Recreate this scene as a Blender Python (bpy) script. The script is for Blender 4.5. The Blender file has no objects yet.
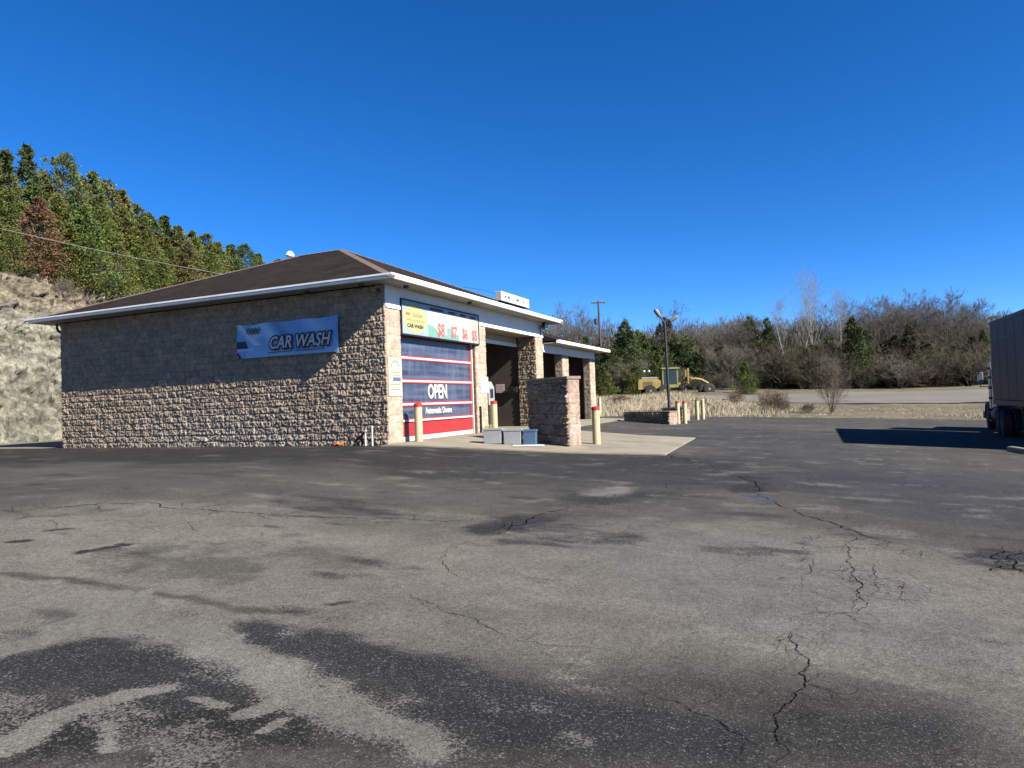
import bpy, bmesh, math, random
import numpy as np
from mathutils import Vector, Matrix

random.seed(11)
SC = bpy.context.scene
COL = SC.collection
PI = math.pi
rad = math.radians

# ------------------------------------------------------------------ camera
CAMP = np.array([10.6098, -15.6483, 1.0614])
YAW, PITCH, ROLL, FPX = .4152, .0262, -.0355, 683.4
_f = np.array([-math.sin(YAW)*math.cos(PITCH), math.cos(YAW)*math.cos(PITCH), math.sin(PITCH)])
_r0 = np.array([math.cos(YAW), math.sin(YAW), 0.0])
_u0 = np.cross(_r0, _f)
_r = _r0*math.cos(ROLL)+_u0*math.sin(ROLL)
_u = -_r0*math.sin(ROLL)+_u0*math.cos(ROLL)
cam_d = bpy.data.cameras.new("camera")
cam = bpy.data.objects.new("camera", cam_d)
COL.objects.link(cam)
m = Matrix.Identity(4)
for i in range(3):
    m[i][0], m[i][1], m[i][2], m[i][3] = _r[i], _u[i], -_f[i], CAMP[i]
cam.matrix_world = m
cam_d.sensor_width = 36.0
cam_d.lens = FPX/1024*36
cam_d.clip_start = .05
cam_d.clip_end = 3000
SC.camera = cam

# ------------------------------------------------------------------ light
SUN_TRAVEL = Vector((-3.48, .743, -2.55)).normalized()
to_sun = -SUN_TRAVEL
sun_d = bpy.data.lights.new("sun", 'SUN')
sun_d.energy = 5.0
sun_d.angle = rad(.5)
sun_d.color = (1.0, .935, .835)
sun = bpy.data.objects.new("sun", sun_d)
sun.rotation_euler = SUN_TRAVEL.to_track_quat('-Z', 'Y').to_euler()
COL.objects.link(sun)
W = bpy.data.worlds.new("World")
SC.world = W
W.use_nodes = True
wn, wl = W.node_tree.nodes, W.node_tree.links
bg = wn['Background']
sky = wn.new('ShaderNodeTexSky')
sky.sky_type = 'NISHITA'
sky.sun_disc = False
sky.sun_elevation = math.asin(to_sun.z)
sky.sun_rotation = math.atan2(to_sun.x, to_sun.y)
sky.altitude = 1200
sky.air_density = .66
sky.dust_density = 0
sky.ozone_density = 6.0
hs = wn.new('ShaderNodeHueSaturation')
hs.inputs['Saturation'].default_value = 1.22
hs.inputs['Hue'].default_value = .504
wl.new(sky.outputs[0], hs.inputs['Color'])
wl.new(hs.outputs[0], bg.inputs[0])
bg.inputs[1].default_value = .07
SC.view_settings.view_transform = 'Standard'
SC.view_settings.look = 'None'
SC.view_settings.exposure = 1.6
SC.view_settings.gamma = 1
SC.cycles.max_bounces = 5
SC.cycles.diffuse_bounces = 1
SC.cycles.glossy_bounces = 2
SC.cycles.transmission_bounces = 3
SC.cycles.use_denoising = True

# ------------------------------------------------------------------ numpy noise
def _hash(ix, iy, seed):
    n = (ix.astype(np.int64)*374761393 + iy.astype(np.int64)*668265263 + seed*1442695041) & 0x7fffffff
    n = ((n ^ (n >> 13))*1274126177) & 0x7fffffff
    n = n ^ (n >> 16)
    return (n & 0xffffff)/float(0xffffff)
def vnoise(x, y, seed=0):
    ix, iy = np.floor(x), np.floor(y)
    fx, fy = x-ix, y-iy
    fx, fy = fx*fx*(3-2*fx), fy*fy*(3-2*fy)
    a, b = _hash(ix, iy, seed), _hash(ix+1, iy, seed)
    c, d = _hash(ix, iy+1, seed), _hash(ix+1, iy+1, seed)
    return (a*(1-fx)+b*fx)*(1-fy)+(c*(1-fx)+d*fx)*fy
def fbm(x, y, octs=4, seed=0, gain=.5):
    s, a, t = 0, 1, 0
    for o in range(octs):
        s = s + a*vnoise(x*2**o+17.3*o, y*2**o-9.1*o, seed+o*7)
        t += a
        a *= gain
    return s/t

# ------------------------------------------------------------------ terrain
def Gx(x):
    x = np.asarray(x, float)
    return np.interp(x, [-1e3, .3, .8, 5, 22, 60, 1e3], [0, 0, -.012, -.2925, -.99, -1.5, -1.5])
LOTX = [-200, -20, -2, 0, 4, 7.5, 12.5, 19, 30, 60, 200]
LOTY = [22, 22, 22.6, 24, 28.0, 28.7, 29.5, 29.9, 30.5, 31, 31]
def T(x, y):
    x = np.asarray(x, float)
    y = np.asarray(y, float)
    s = np.maximum(0, y-np.interp(x, LOTX, LOTY))
    return Gx(x)+np.interp(s, [0, 14, 30, 38, 67, 100, 160, 320], [0, .15, .85, 1.3, 2.4, 4.5, 9, 24])
def hill(x, y):
    x = np.asarray(x, float)
    y = np.asarray(y, float)
    d = (-22.4-x)+1.2*(fbm(y*.12, y*0+3, 3, 5)-.5)*2
    h = np.interp(d, [-1, 0, 1.3, 2.4, 3.4, 4.6, 6.2, 10, 18, 30, 60, 160], [-.6, 0, 3.0, 5.2, 6.6, 8.2, 9.2, 11.2, 13.4, 16, 19, 22])
    return h*np.clip(1-.006*(y-5), .35, 1.05)
def spot(px, dist):
    """world x, y on the bearing of an image column, at a forward distance"""
    lat = (px-512)/FPX*dist
    p = CAMP+dist*np.array([-math.sin(YAW), math.cos(YAW), 0])+lat*_r0
    return float(p[0]), float(p[1])
def height_at(px, py, dist):
    p = CAMP+dist*(_f+_r*(px-512)/FPX-_u*(py-384)/FPX)
    return float(p[2])

# ------------------------------------------------------------------ materials
def newmat(name):
    mt = bpy.data.materials.new(name)
    mt.use_nodes = True
    nt = mt.node_tree
    return mt, nt, nt.nodes['Principled BSDF']
def mixnode(nt, fac, a, b, mode='MIX'):
    n = nt.nodes.new('ShaderNodeMix')
    n.data_type = 'RGBA'
    n.blend_type = mode
    for sock, v in ((n.inputs['Factor'], fac), (n.inputs[6], a), (n.inputs[7], b)):
        if isinstance(v, bpy.types.NodeSocket):
            nt.links.new(v, sock)
        elif isinstance(v, (int, float)):
            sock.default_value = v
        else:
            sock.default_value = (*v, 1)
    return n.outputs[2]
def noise(nt, scale, detail=4, rough=.6, coord='Object', stretch=None):
    tc = nt.nodes.new('ShaderNodeTexCoord')
    n = nt.nodes.new('ShaderNodeTexNoise')
    n.inputs['Scale'].default_value = scale
    n.inputs['Detail'].default_value = detail
    n.inputs['Roughness'].default_value = rough
    src = tc.outputs[coord]
    if stretch:
        mp = nt.nodes.new('ShaderNodeMapping')
        mp.inputs['Scale'].default_value = stretch
        nt.links.new(src, mp.inputs[0])
        src = mp.outputs[0]
    nt.links.new(src, n.inputs['Vector'])
    return n.outputs['Fac']
def ramp(nt, src, stops):
    r = nt.nodes.new('ShaderNodeValToRGB')
    el = r.color_ramp.elements
    while len(el) < len(stops):
        el.new(.5)
    for e, (p, c) in zip(el, stops):
        e.position = p
        e.color = (c, c, c, 1) if isinstance(c, (int, float)) else (*c, 1)
    nt.links.new(src, r.inputs[0])
    return r.outputs[0]
def bump(nt, bsdf, src, strength, dist=.02):
    b = nt.nodes.new('ShaderNodeBump')
    b.inputs['Strength'].default_value = strength
    b.inputs['Distance'].default_value = dist
    nt.links.new(src, b.inputs['Height'])
    nt.links.new(b.outputs[0], bsdf.inputs['Normal'])
def mat(name, col, rough=.7, var=.25, scale=3.0, metal=0.0, bmp=0.0, spec=.5, dirt=None, streak=None):
    """painted / weathered surface: base colour broken up by two sizes of noise, optional dirt colour"""
    mt, nt, b = newmat(name)
    b.inputs['Roughness'].default_value = rough
    b.inputs['Metallic'].default_value = metal
    b.inputs['Specular IOR Level'].default_value = spec
    lo = tuple(c*(1-var) for c in col)
    hi = tuple(min(1, c*(1+var*.6)) for c in col)
    n1 = noise(nt, scale, 5, .65, stretch=streak)
    c = mixnode(nt, ramp(nt, n1, [(.3, 0.0), (.7, 1.0)]), lo, hi)
    if dirt:
        n2 = noise(nt, scale*.6, 6, .7, stretch=streak)
        c = mixnode(nt, ramp(nt, n2, [(.5, 0.0), (.72, .75)]), c, dirt)
    nt.links.new(c, b.inputs['Base Color'])
    if bmp:
        bump(nt, b, noise(nt, scale*9, 3), bmp, .01)
    return mt
def attrmat(name, attr='tone', rough=.9, grain=(.75, 1.25), gscale=60, bmp=.3, bscale=80, spec=.3):
    mt, nt, b = newmat(name)
    at = nt.nodes.new('ShaderNodeAttribute')
    at.attribute_name = attr
    g = noise(nt, gscale, 4, .7)
    c = mixnode(nt, 1.0, at.outputs['Color'], ramp(nt, g, [(.3, grain[0]), (.7, grain[1])]), 'MULTIPLY')
    nt.links.new(c, b.inputs['Base Color'])
    b.inputs['Roughness'].default_value = rough
    b.inputs['Specular IOR Level'].default_value = spec
    bump(nt, b, noise(nt, bscale, 5, .7), bmp, .01)
    return mt

def asphalt_material():
    mt, nt, b = newmat('asphalt')
    at = nt.nodes.new('ShaderNodeAttribute')
    at.attribute_name = 'tone'
    base = at.outputs['Color']
    am = nt.nodes.new('ShaderNodeAttribute')
    am.attribute_name = 'wear'
    sep = nt.nodes.new('ShaderNodeSeparateColor')
    nt.links.new(am.outputs['Color'], sep.inputs[0])
    grit = noise(nt, 55, 4, .8)
    def gritty(src, lo, hi, amt):
        a = nt.nodes.new('ShaderNodeMath')
        a.operation = 'MULTIPLY_ADD'
        nt.links.new(grit, a.inputs[0])
        a.inputs[1].default_value = amt
        nt.links.new(src, a.inputs[2])
        return ramp(nt, a.outputs[0], [(lo, 0.0), (hi, 1.0)])
    base = mixnode(nt, gritty(sep.outputs[0], .82, 1.75, 1.6), base, (.029, .030, .034))
    base = mixnode(nt, gritty(sep.outputs[1], .92, 1.75, 1.6), base, (.17, .165, .15))
    # blotches, aggregate, bright stone specks, fine crazing
    g1 = noise(nt, 1.3, 6, .72)
    c = mixnode(nt, 1.0, base, ramp(nt, g1, [(.3, .74), (.72, 1.26)]), 'MULTIPLY')
    g2 = noise(nt, 22, 4, .75)
    c = mixnode(nt, 1.0, c, ramp(nt, g2, [(.3, .72), (.7, 1.28)]), 'MULTIPLY')
    g3 = noise(nt, 95, 3, .8)
    c = mixnode(nt, 1.0, c, ramp(nt, g3, [(.32, .36), (.68, 1.75)]), 'MULTIPLY')
    tc = nt.nodes.new('ShaderNodeTexCoord')
    v = nt.nodes.new('ShaderNodeTexVoronoi')
    v.inputs['Scale'].default_value = 46
    nt.links.new(tc.outputs['Object'], v.inputs['Vector'])
    sp = ramp(nt, v.outputs['Distance'], [(.13, 1.0), (.22, 0.0)])
    gate = ramp(nt, noise(nt, 9, 4, .8), [(.40, 0.0), (.56, 1.0)])
    spk = nt.nodes.new('ShaderNodeMath')
    spk.operation = 'MULTIPLY'
    nt.links.new(sp, spk.inputs[0])
    nt.links.new(gate, spk.inputs[1])
    spk2 = nt.nodes.new('ShaderNodeMath')
    spk2.operation = 'MULTIPLY'
    nt.links.new(spk.outputs[0], spk2.inputs[0])
    spk2.inputs[1].default_value = .8
    c = mixnode(nt, spk2.outputs[0], c, (.22, .215, .20))
    # hairline crazing in patches
    v2 = nt.nodes.new('ShaderNodeTexVoronoi')
    v2.feature = 'DISTANCE_TO_EDGE'
    v2.inputs['Scale'].default_value = 1.6
    ds = nt.nodes.new('ShaderNodeVectorMath')
    ds.operation = 'ADD'
    nz = nt.nodes.new('ShaderNodeTexNoise')
    nz.inputs['Scale'].default_value = 3.5
    nz.inputs['Detail'].default_value = 5
    nt.links.new(tc.outputs['Object'], nz.inputs['Vector'])
    sc_ = nt.nodes.new('ShaderNodeVectorMath')
    sc_.operation = 'SCALE'
    sc_.inputs['Scale'].default_value = .5
    nt.links.new(nz.outputs['Color'], sc_.inputs[0])
    nt.links.new(tc.outputs['Object'], ds.inputs[0])
    nt.links.new(sc_.outputs[0], ds.inputs[1])
    nt.links.new(ds.outputs[0], v2.inputs['Vector'])
    line = ramp(nt, v2.outputs['Distance'], [(.004, 1.0), (.013, 0.0)])
    gate2 = ramp(nt, noise(nt, .45, 3, .6), [(.55, 0.0), (.66, .6)])
    lm = nt.nodes.new('ShaderNodeMath')
    lm.operation = 'MULTIPLY'
    nt.links.new(line, lm.inputs[0])
    nt.links.new(gate2, lm.inputs[1])
    c = mixnode(nt, lm.outputs[0], c, (.025, .025, .025))
    nt.links.new(c, b.inputs['Base Color'])
    b.inputs['Roughness'].default_value = .9
    b.inputs['Specular IOR Level'].default_value = .10
    add = nt.nodes.new('ShaderNodeMath')
    add.operation = 'ADD'
    nt.links.new(g3, add.inputs[0])
    nt.links.new(g2, add.inputs[1])
    bump(nt, b, add.outputs[0], .55, .006)
    return mt

MAT = {}
MAT['asphalt'] = asphalt_material()
MAT['block'] = attrmat('split_face_block', rough=.92, grain=(.72, 1.22), gscale=28, bmp=.5, bscale=55)
MAT['concrete'] = mat('concrete', (.38, .335, .245), .9, .22, 1.1, bmp=.25, dirt=(.19, .17, .14))
MAT['white'] = mat('white_siding', (.60, .61, .62), .5, .10, 1.5)
MAT['gutter'] = mat('white_gutter', (.74, .75, .76), .35, .08, 2.0, dirt=(.55, .53, .48))
MAT['soffit'] = mat('soffit_panel', (.52, .50, .42), .6, .15, .8, dirt=(.40, .36, .27))
MAT['beige'] = mat('beige_paint', (.55, .45, .32), .7, .12, 1.2)
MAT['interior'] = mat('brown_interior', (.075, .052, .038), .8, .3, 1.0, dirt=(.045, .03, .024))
MAT['yellow'] = mat('cream_yellow_paint', (.74, .62, .37), .55, .1, 6, dirt=(.55, .45, .28))
MAT['red'] = mat('red_paint', (.55, .045, .04), .45, .15, 6)
MAT['faded_red'] = mat('faded_red', (.50, .13, .10), .6, .2, 8)
MAT['door_red'] = mat('red_door_panel', (.52, .04, .045), .4, .12, 1.2)
MAT['door_white'] = mat('white_door_rail', (.78, .76, .70), .4, .08, 3)
MAT['black'] = mat('black_metal', (.02, .02, .02), .5, .3, 4)
MAT['dark'] = mat('dark_rubber', (.018, .018, .018), .85, .3, 8)
MAT['darkgrey'] = mat('dark_grey_metal', (.06, .062, .065), .5, .25, 3)
MAT['pale_grey'] = mat('pale_grey_plastic', (.42, .425, .44), .6, .15, 3)
MAT['blue_plastic'] = mat('blue_plastic', (.09, .17, .30), .55, .15, 3)
MAT['pole'] = mat('dark_steel_pole', (.018, .016, .015), .55, .25, 5)
MAT['wood_pole'] = mat('weathered_timber', (.11, .085, .065), .9, .35, 2, streak=(8, 8, .6))
MAT['wire'] = mat('grey_cable', (.30, .29, .27), .6, .1, 3)
MAT['pvc'] = mat('white_pvc', (.7, .7, .68), .5, .1, 4)
MAT['orange'] = mat('orange_plastic', (.70, .22, .05), .5, .2, 6)
MAT['paper'] = mat('white_notice', (.78, .78, .76), .6, .06, 3)
MAT['cream_board'] = mat('cream_board', (.72, .70, .52), .6, .06, 3)
MAT['crack_fill'] = mat('crack_fill', (.012, .011, .010), 1.0, .2, 5, spec=0)
MAT['ink'] = mat('dark_ink', (.05, .05, .07), .7, .1, 3)
MAT['green_ink'] = mat('grey_green_ink', (.20, .25, .22), .7, .1, 3)
MAT['grey_ink'] = mat('pale_grey_ink', (.50, .51, .52), .7, .1, 3)
MAT['navy'] = mat('navy_print', (.008, .015, .06), .5, .1, 3)
MAT['banner_white'] = mat('pale_print', (.85, .92, 1.0), .5, .06, 3)
MAT['sign_blue'] = mat('blue_print', (.13, .21, .34), .5, .2, 3)
MAT['sign_slate'] = mat('slate_print', (.42, .54, .70), .5, .15, 3)
MAT['sign_teal'] = mat('teal_print', (.24, .48, .42), .5, .15, 3)
MAT['sign_cream'] = mat('cream_print', (.74, .71, .60), .5, .05, 2)
MAT['sign_pink'] = mat('pink_print', (.70, .55, .50), .5, .08, 2)
MAT['sign_yellow'] = mat('yellow_print', (.66, .56, .25), .5, .06, 2)
MAT['sign_sky'] = mat('sky_print', (.40, .52, .56), .5, .10, 2)
MAT['price_red'] = mat('price_red', (.62, .16, .15), .5, .1, 3)
MAT['machine_yellow'] = mat('machine_yellow', (.42, .29, .06), .6, .25, 2, dirt=(.20, .15, .07))
MAT['cab_yellow'] = mat('greenish_yellow_paint', (.33, .31, .07), .6, .25, 2, dirt=(.16, .14, .06))
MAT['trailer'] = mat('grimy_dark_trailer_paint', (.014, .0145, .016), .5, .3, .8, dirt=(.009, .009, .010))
MAT['trailer_rail'] = mat('grey_trailer_rail', (.06, .063, .068), .5, .25, 1.5)
MAT['truck_blue'] = mat('dark_blue_truck_paint', (.02, .035, .10), .3, .15, 2)
MAT['chrome'] = mat('chrome', (.75, .75, .75), .25, .08, 3, metal=.9)
MAT['glass'] = mat('dark_glass', (.02, .025, .03), .08, .1, 2)
MAT['lens'] = mat('frosted_lens', (.62, .62, .58), .35, .1, 3)
MAT['trunk_brown'] = mat('grey_brown_bark', (.14, .11, .085), .95, .35, 3, streak=(4, 4, .5))
MAT['trunk_white'] = mat('white_sycamore_bark', (.60, .57, .50), .9, .25, 1.2, dirt=(.30, .26, .2))

def foliage_material(name, var=.55):
    mt, nt, b = newmat(name)
    oi = nt.nodes.new('ShaderNodeObjectInfo')
    at = nt.nodes.new('ShaderNodeAttribute')
    at.attribute_name = 'tone'
    c = mixnode(nt, 1.0, oi.outputs['Color'], at.outputs['Color'], 'MULTIPLY')
    nt.links.new(c, b.inputs['Base Color'])
    b.inputs['Roughness'].default_value = .8
    b.inputs['Specular IOR Level'].default_value = .15
    return mt
MAT['foliage'] = foliage_material('evergreen_foliage')
MAT['twigs'] = foliage_material('bare_twigs')

# glazed door panel: bluish, streaked from behind by folded curtain strips
def door_glass():
    mt, nt, b = newmat('bluish_polycarbonate')
    n1 = noise(nt, 1.0, 5, .6, stretch=(1, .35, 6))
    n2 = noise(nt, 1.6, 4, .6, stretch=(1, 3, .5))
    c = mixnode(nt, ramp(nt, n1, [(.35, 0.0), (.68, 1.0)]), (.04, .052, .10), (.13, .16, .26))
    c = mixnode(nt, ramp(nt, n2, [(.45, 0.0), (.8, .5)]), c, (.22, .26, .36))
    nt.links.new(c, b.inputs['Base Color'])
    b.inputs['Roughness'].default_value = .28
    return mt
MAT['door_glass'] = door_glass()

def shingles():
    mt, nt, b = newmat('brown_asphalt_shingles')
    tc = nt.nodes.new('ShaderNodeTexCoord')
    br = nt.nodes.new('ShaderNodeTexBrick')
    br.inputs['Scale'].default_value = 1.0
    br.inputs['Brick Width'].default_value = .32
    br.inputs['Row Height'].default_value = .14
    br.inputs['Mortar Size'].default_value = .008
    br.inputs['Color1'].default_value = (.028, .022, .019, 1)
    br.inputs['Color2'].default_value = (.042, .033, .029, 1)
    br.inputs['Mortar'].default_value = (.04, .028, .022, 1)
    nt.links.new(tc.outputs['UV'], br.inputs['Vector'])
    n = noise(nt, .9, 6, .7)
    c = mixnode(nt, 1.0, br.outputs['Color'], ramp(nt, n, [(.3, .7), (.7, 1.35)]), 'MULTIPLY')
    n2 = noise(nt, 60, 2, .7)
    c = mixnode(nt, 1.0, c, ramp(nt, n2, [(.3, .7), (.7, 1.3)]), 'MULTIPLY')
    nt.links.new(c, b.inputs['Base Color'])
    b.inputs['Roughness'].default_value = .95
    b.inputs['Specular IOR Level'].default_value = .05
    bump(nt, b, br.outputs['Fac'], -.4, .008)
    return mt
MAT['shingles'] = shingles()
MAT['tan_cap'] = mat('tan_cap_stone', (.33, .275, .205), .9, .2, 3, bmp=.3, dirt=(.2, .16, .12))
MAT['hip_cap'] = mat('pinkish_hip_shingles', (.22, .155, .125), .95, .25, 3, bmp=.3)

def ground_material():
    mt, nt, b = newmat('winter_grass_ground')
    n1 = noise(nt, .12, 6, .7)
    n2 = noise(nt, 1.7, 5, .75)
    n3 = noise(nt, 14, 3, .8)
    c = mixnode(nt, ramp(nt, n1, [(.40, 0.0), (.62, 1.0)]), (.14, .115, .055), (.27, .215, .13))
    c = mixnode(nt, ramp(nt, n2, [(.42, 0.0), (.62, .85)]), c, (.075, .070, .032))
    c = mixnode(nt, 1.0, c, ramp(nt, n3, [(.3, .6), (.7, 1.35)]), 'MULTIPLY')
    nt.links.new(c, b.inputs['Base Color'])
    b.inputs['Roughness'].default_value = .95
    bump(nt, b, n3, .6, .05)
    return mt
MAT['ground'] = ground_material()
def gravel_material():
    mt, nt, b = newmat('pale_gravel')
    n1 = noise(nt, .5, 6, .7, stretch=(.25, 1.6, 1))
    n3 = noise(nt, 9, 4, .8)
    c = mixnode(nt, ramp(nt, n1, [(.38, 0.0), (.66, 1.0)]), (.14, .125, .095), (.27, .25, .22))
    c = mixnode(nt, 1.0, c, ramp(nt, n3, [(.3, .75), (.7, 1.25)]), 'MULTIPLY')
    nt.links.new(c, b.inputs['Base Color'])
    b.inputs['Roughness'].default_value = .95
    bump(nt, b, n3, .4, .03)
    return mt
MAT['gravel'] = gravel_material()
MAT['rock'] = attrmat('pale_shale_rock', rough=.95, grain=(.45, 1.3), gscale=9, bmp=1.0, bscale=9)

# ------------------------------------------------------------------ mesh helpers
class MB:
    def __init__(self):
        self.v, self.f, self.mi = [], [], []
    def add(self, vs, fs, mi=0):
        o = len(self.v)
        self.v += [tuple(map(float, p)) for p in vs]
        self.f += [tuple(i+o for i in f) for f in fs]
        self.mi += [mi]*len(fs)
        return self
    def box(self, x0, x1, y0, y1, z0, z1, mi=0):
        vs = [(x0, y0, z0), (x1, y0, z0), (x1, y1, z0), (x0, y1, z0), (x0, y0, z1), (x1, y0, z1), (x1, y1, z1), (x0, y1, z1)]
        fs = [(0, 3, 2, 1), (4, 5, 6, 7), (0, 1, 5, 4), (1, 2, 6, 5), (2, 3, 7, 6), (3, 0, 4, 7)]
        return self.add(vs, fs, mi)
    def tube(self, pts, rs, n=10, mi=0, caps=True):
        pts = [Vector(p) for p in pts]
        if isinstance(rs, (int, float)):
            rs = [rs]*len(pts)
        vs, fs = [], []
        for i, p in enumerate(pts):
            d = (pts[min(i+1, len(pts)-1)]-pts[max(i-1, 0)]).normalized()
            a = d.orthogonal().normalized() if abs(d.z) < .99 else Vector((1, 0, 0))
            if abs(d.z) < .99:
                a = d.cross(Vector((0, 0, 1))).normalized()
            b = d.cross(a).normalized()
            for k in range(n):
                t = 2*PI*k/n
                vs.append(p+a*(rs[i]*math.cos(t))+b*(rs[i]*math.sin(t)))
        for i in range(len(pts)-1):
            for k in range(n):
                fs.append((i*n+k, i*n+(k+1) % n, (i+1)*n+(k+1) % n, (i+1)*n+k))
        if caps:
            fs.append(tuple(range(n))[::-1])
            fs.append(tuple((len(pts)-1)*n+k for k in range(n)))
        return self.add(vs, fs, mi)
    def lathe(self, prof, n=16, c=(0, 0, 0), axis='z', mi=0):
        """closed solid of revolution from (radius, height) pairs"""
        vs, fs = [], []
        for r, h in prof:
            for k in range(n):
                t = 2*PI*k/n
                p = (r*math.cos(t), r*math.sin(t), h)
                if axis == 'x':
                    p = (p[2], p[0], p[1])
                elif axis == 'y':
                    p = (p[0], p[2], p[1])
                vs.append((p[0]+c[0], p[1]+c[1], p[2]+c[2]))
        for i in range(len(prof)-1):
            for k in range(n):
                fs.append((i*n+k, i*n+(k+1) % n, (i+1)*n+(k+1) % n, (i+1)*n+k))
        fs.append(tuple(range(n))[::-1])
        fs.append(tuple((len(prof)-1)*n+k for k in range(n)))
        return self.add(vs, fs, mi)
    def prism(self, poly, axis, a, b, mi=0):
        """extrude a 2D polygon along an axis between a and b"""
        n = len(poly)
        def p3(p, t):
            return {'x': (t, p[0], p[1]), 'y': (p[0], t, p[1]), 'z': (p[0], p[1], t)}[axis]
        vs = [p3(p, a) for p in poly]+[p3(p, b) for p in poly]
        fs = [tuple(range(n)), tuple(range(n, 2*n))[::-1]]+[(i, i+n, (i+1) % n+n, (i+1) % n) for i in range(n)]
        return self.add(vs, fs, mi)
    def build(self, name, mats, parent=None, smooth=False, bevel=0, loc=None):
        me = bpy.data.meshes.new(name)
        me.from_pydata(self.v, [], self.f)
        mats = mats if isinstance(mats, (list, tuple)) else [mats]
        for q in mats:
            me.materials.append(MAT[q] if isinstance(q, str) else q)
        if len(mats) > 1:
            me.polygons.foreach_set('material_index', self.mi)
        bm = bmesh.new()
        bm.from_mesh(me)
        bmesh.ops.recalc_face_normals(bm, faces=bm.faces)
        if bevel:
            es = [e for e in bm.edges if len(e.link_faces) == 2 and e.calc_face_angle(0) > .6]
            bmesh.ops.bevel(bm, geom=es, offset=bevel, segments=2, affect='EDGES', profile=.5)
        bm.to_mesh(me)
        bm.free()
        if smooth:
            me.polygons.foreach_set('use_smooth', [True]*len(me.polygons))
            me.set_sharp_from_angle(angle=rad(40))
        return link(name, me, parent, loc)
def link(name, me, parent=None, loc=None):
    o = bpy.data.objects.new(name, me)
    COL.objects.link(o)
    if parent is not None:
        o.parent = parent
    if loc is not None:
        o.location = loc
    return o
def tag(o, label=None, cat=None, group=None, kind=None):
    if label:
        o['label'] = label
    if cat:
        o['category'] = cat
    if group:
        o['group'] = group
    if kind:
        o['kind'] = kind
    return o
def empty(name, loc, rz=0, label=None, cat=None, group=None):
    o = bpy.data.objects.new(name, None)
    o.empty_display_size = .2
    COL.objects.link(o)
    o.location = loc
    o.rotation_euler = (0, 0, rz)
    return tag(o, label, cat, group)
def children_of(o, _cache={}):
    return list(o.children)
def copy_tree(o, parent=None):
    c = o.copy()
    COL.objects.link(c)
    if parent is not None:
        c.parent = parent
    for ch in children_of(o):
        copy_tree(ch, c)
    return c
def sheet(name, X, Y, Z, material, col=None, smooth=True, parent=None, loc=None, keep=None, flip=False):
    """grid mesh from 2D arrays (rows x cols); keep = face mask"""
    r, c = X.shape
    co = np.stack([X, Y, Z], -1).reshape(-1, 3)
    idx = np.arange(r*c).reshape(r, c)
    q = np.stack([idx[:-1, :-1], idx[:-1, 1:], idx[1:, 1:], idx[1:, :-1]], -1)
    if keep is not None:
        q = q[keep]
    q = q.reshape(-1, 4)
    if flip:
        q = q[:, ::-1]
    used = np.unique(q)
    remap = np.zeros(r*c, int)
    remap[used] = np.arange(len(used))
    co = co[used]
    q = remap[q]
    return rawmesh(name, co, q, material, None if col is None else col.reshape(-1, col.shape[-1])[used], smooth, parent, loc)
def rawmesh(name, co, faces, material, col=None, smooth=False, parent=None, loc=None):
    me = bpy.data.meshes.new(name)
    n, k = faces.shape
    me.vertices.add(len(co))
    me.vertices.foreach_set('co', np.asarray(co, np.float32).ravel())
    me.loops.add(n*k)
    me.loops.foreach_set('vertex_index', faces.ravel().astype(np.int32))
    me.polygons.add(n)
    me.polygons.foreach_set('loop_start', np.arange(0, n*k, k, dtype=np.int32))
    if smooth:
        me.polygons.foreach_set('use_smooth', np.ones(n, bool))
    me.update(calc_edges=True)
    if col is not None:
        a = me.color_attributes.new('tone', 'FLOAT_COLOR', 'POINT')
        cc = np.ones((len(co), 4), np.float32)
        cc[:, :3] = col[:, :3] if col.shape[-1] >= 3 else col[:, :1]
        a.data.foreach_set('color', cc.ravel())
        if col.shape[-1] == 6:
            a = me.color_attributes.new('wear', 'FLOAT_COLOR', 'POINT')
            cc[:, :3] = col[:, 3:]
            a.data.foreach_set('color', cc.ravel())
    me.materials.append(MAT[material] if isinstance(material, str) else material)
    if name is None:
        return me
    return link(name, me, parent, loc)
def text_mesh(name, s, size, mat_, parent, origin, right, up, depth=.004, shear=0, offset=0, align='CENTER', xs=1.0):
    cu = bpy.data.curves.new('lettering', 'FONT')
    cu.body = s
    cu.size = size
    cu.shear = shear
    cu.offset = offset
    cu.extrude = depth/2
    cu.align_x = align
    cu.align_y = 'CENTER'
    cu.resolution_u = 3
    ob = bpy.data.objects.new('lettering', cu)
    COL.objects.link(ob)
    dg = bpy.context.evaluated_depsgraph_get()
    me = bpy.data.meshes.new_from_object(ob.evaluated_get(dg))
    bpy.data.objects.remove(ob)
    R, U = Vector(right).normalized(), Vector(up).normalized()
    N = R.cross(U)
    O = Vector(origin)
    for v in me.vertices:
        c = v.co.copy()
        v.co = O+R*(c.x*xs)+U*c.y+N*c.z
    me.materials.clear()
    me.materials.append(MAT[mat_])
    return link(name, me, parent)

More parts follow.
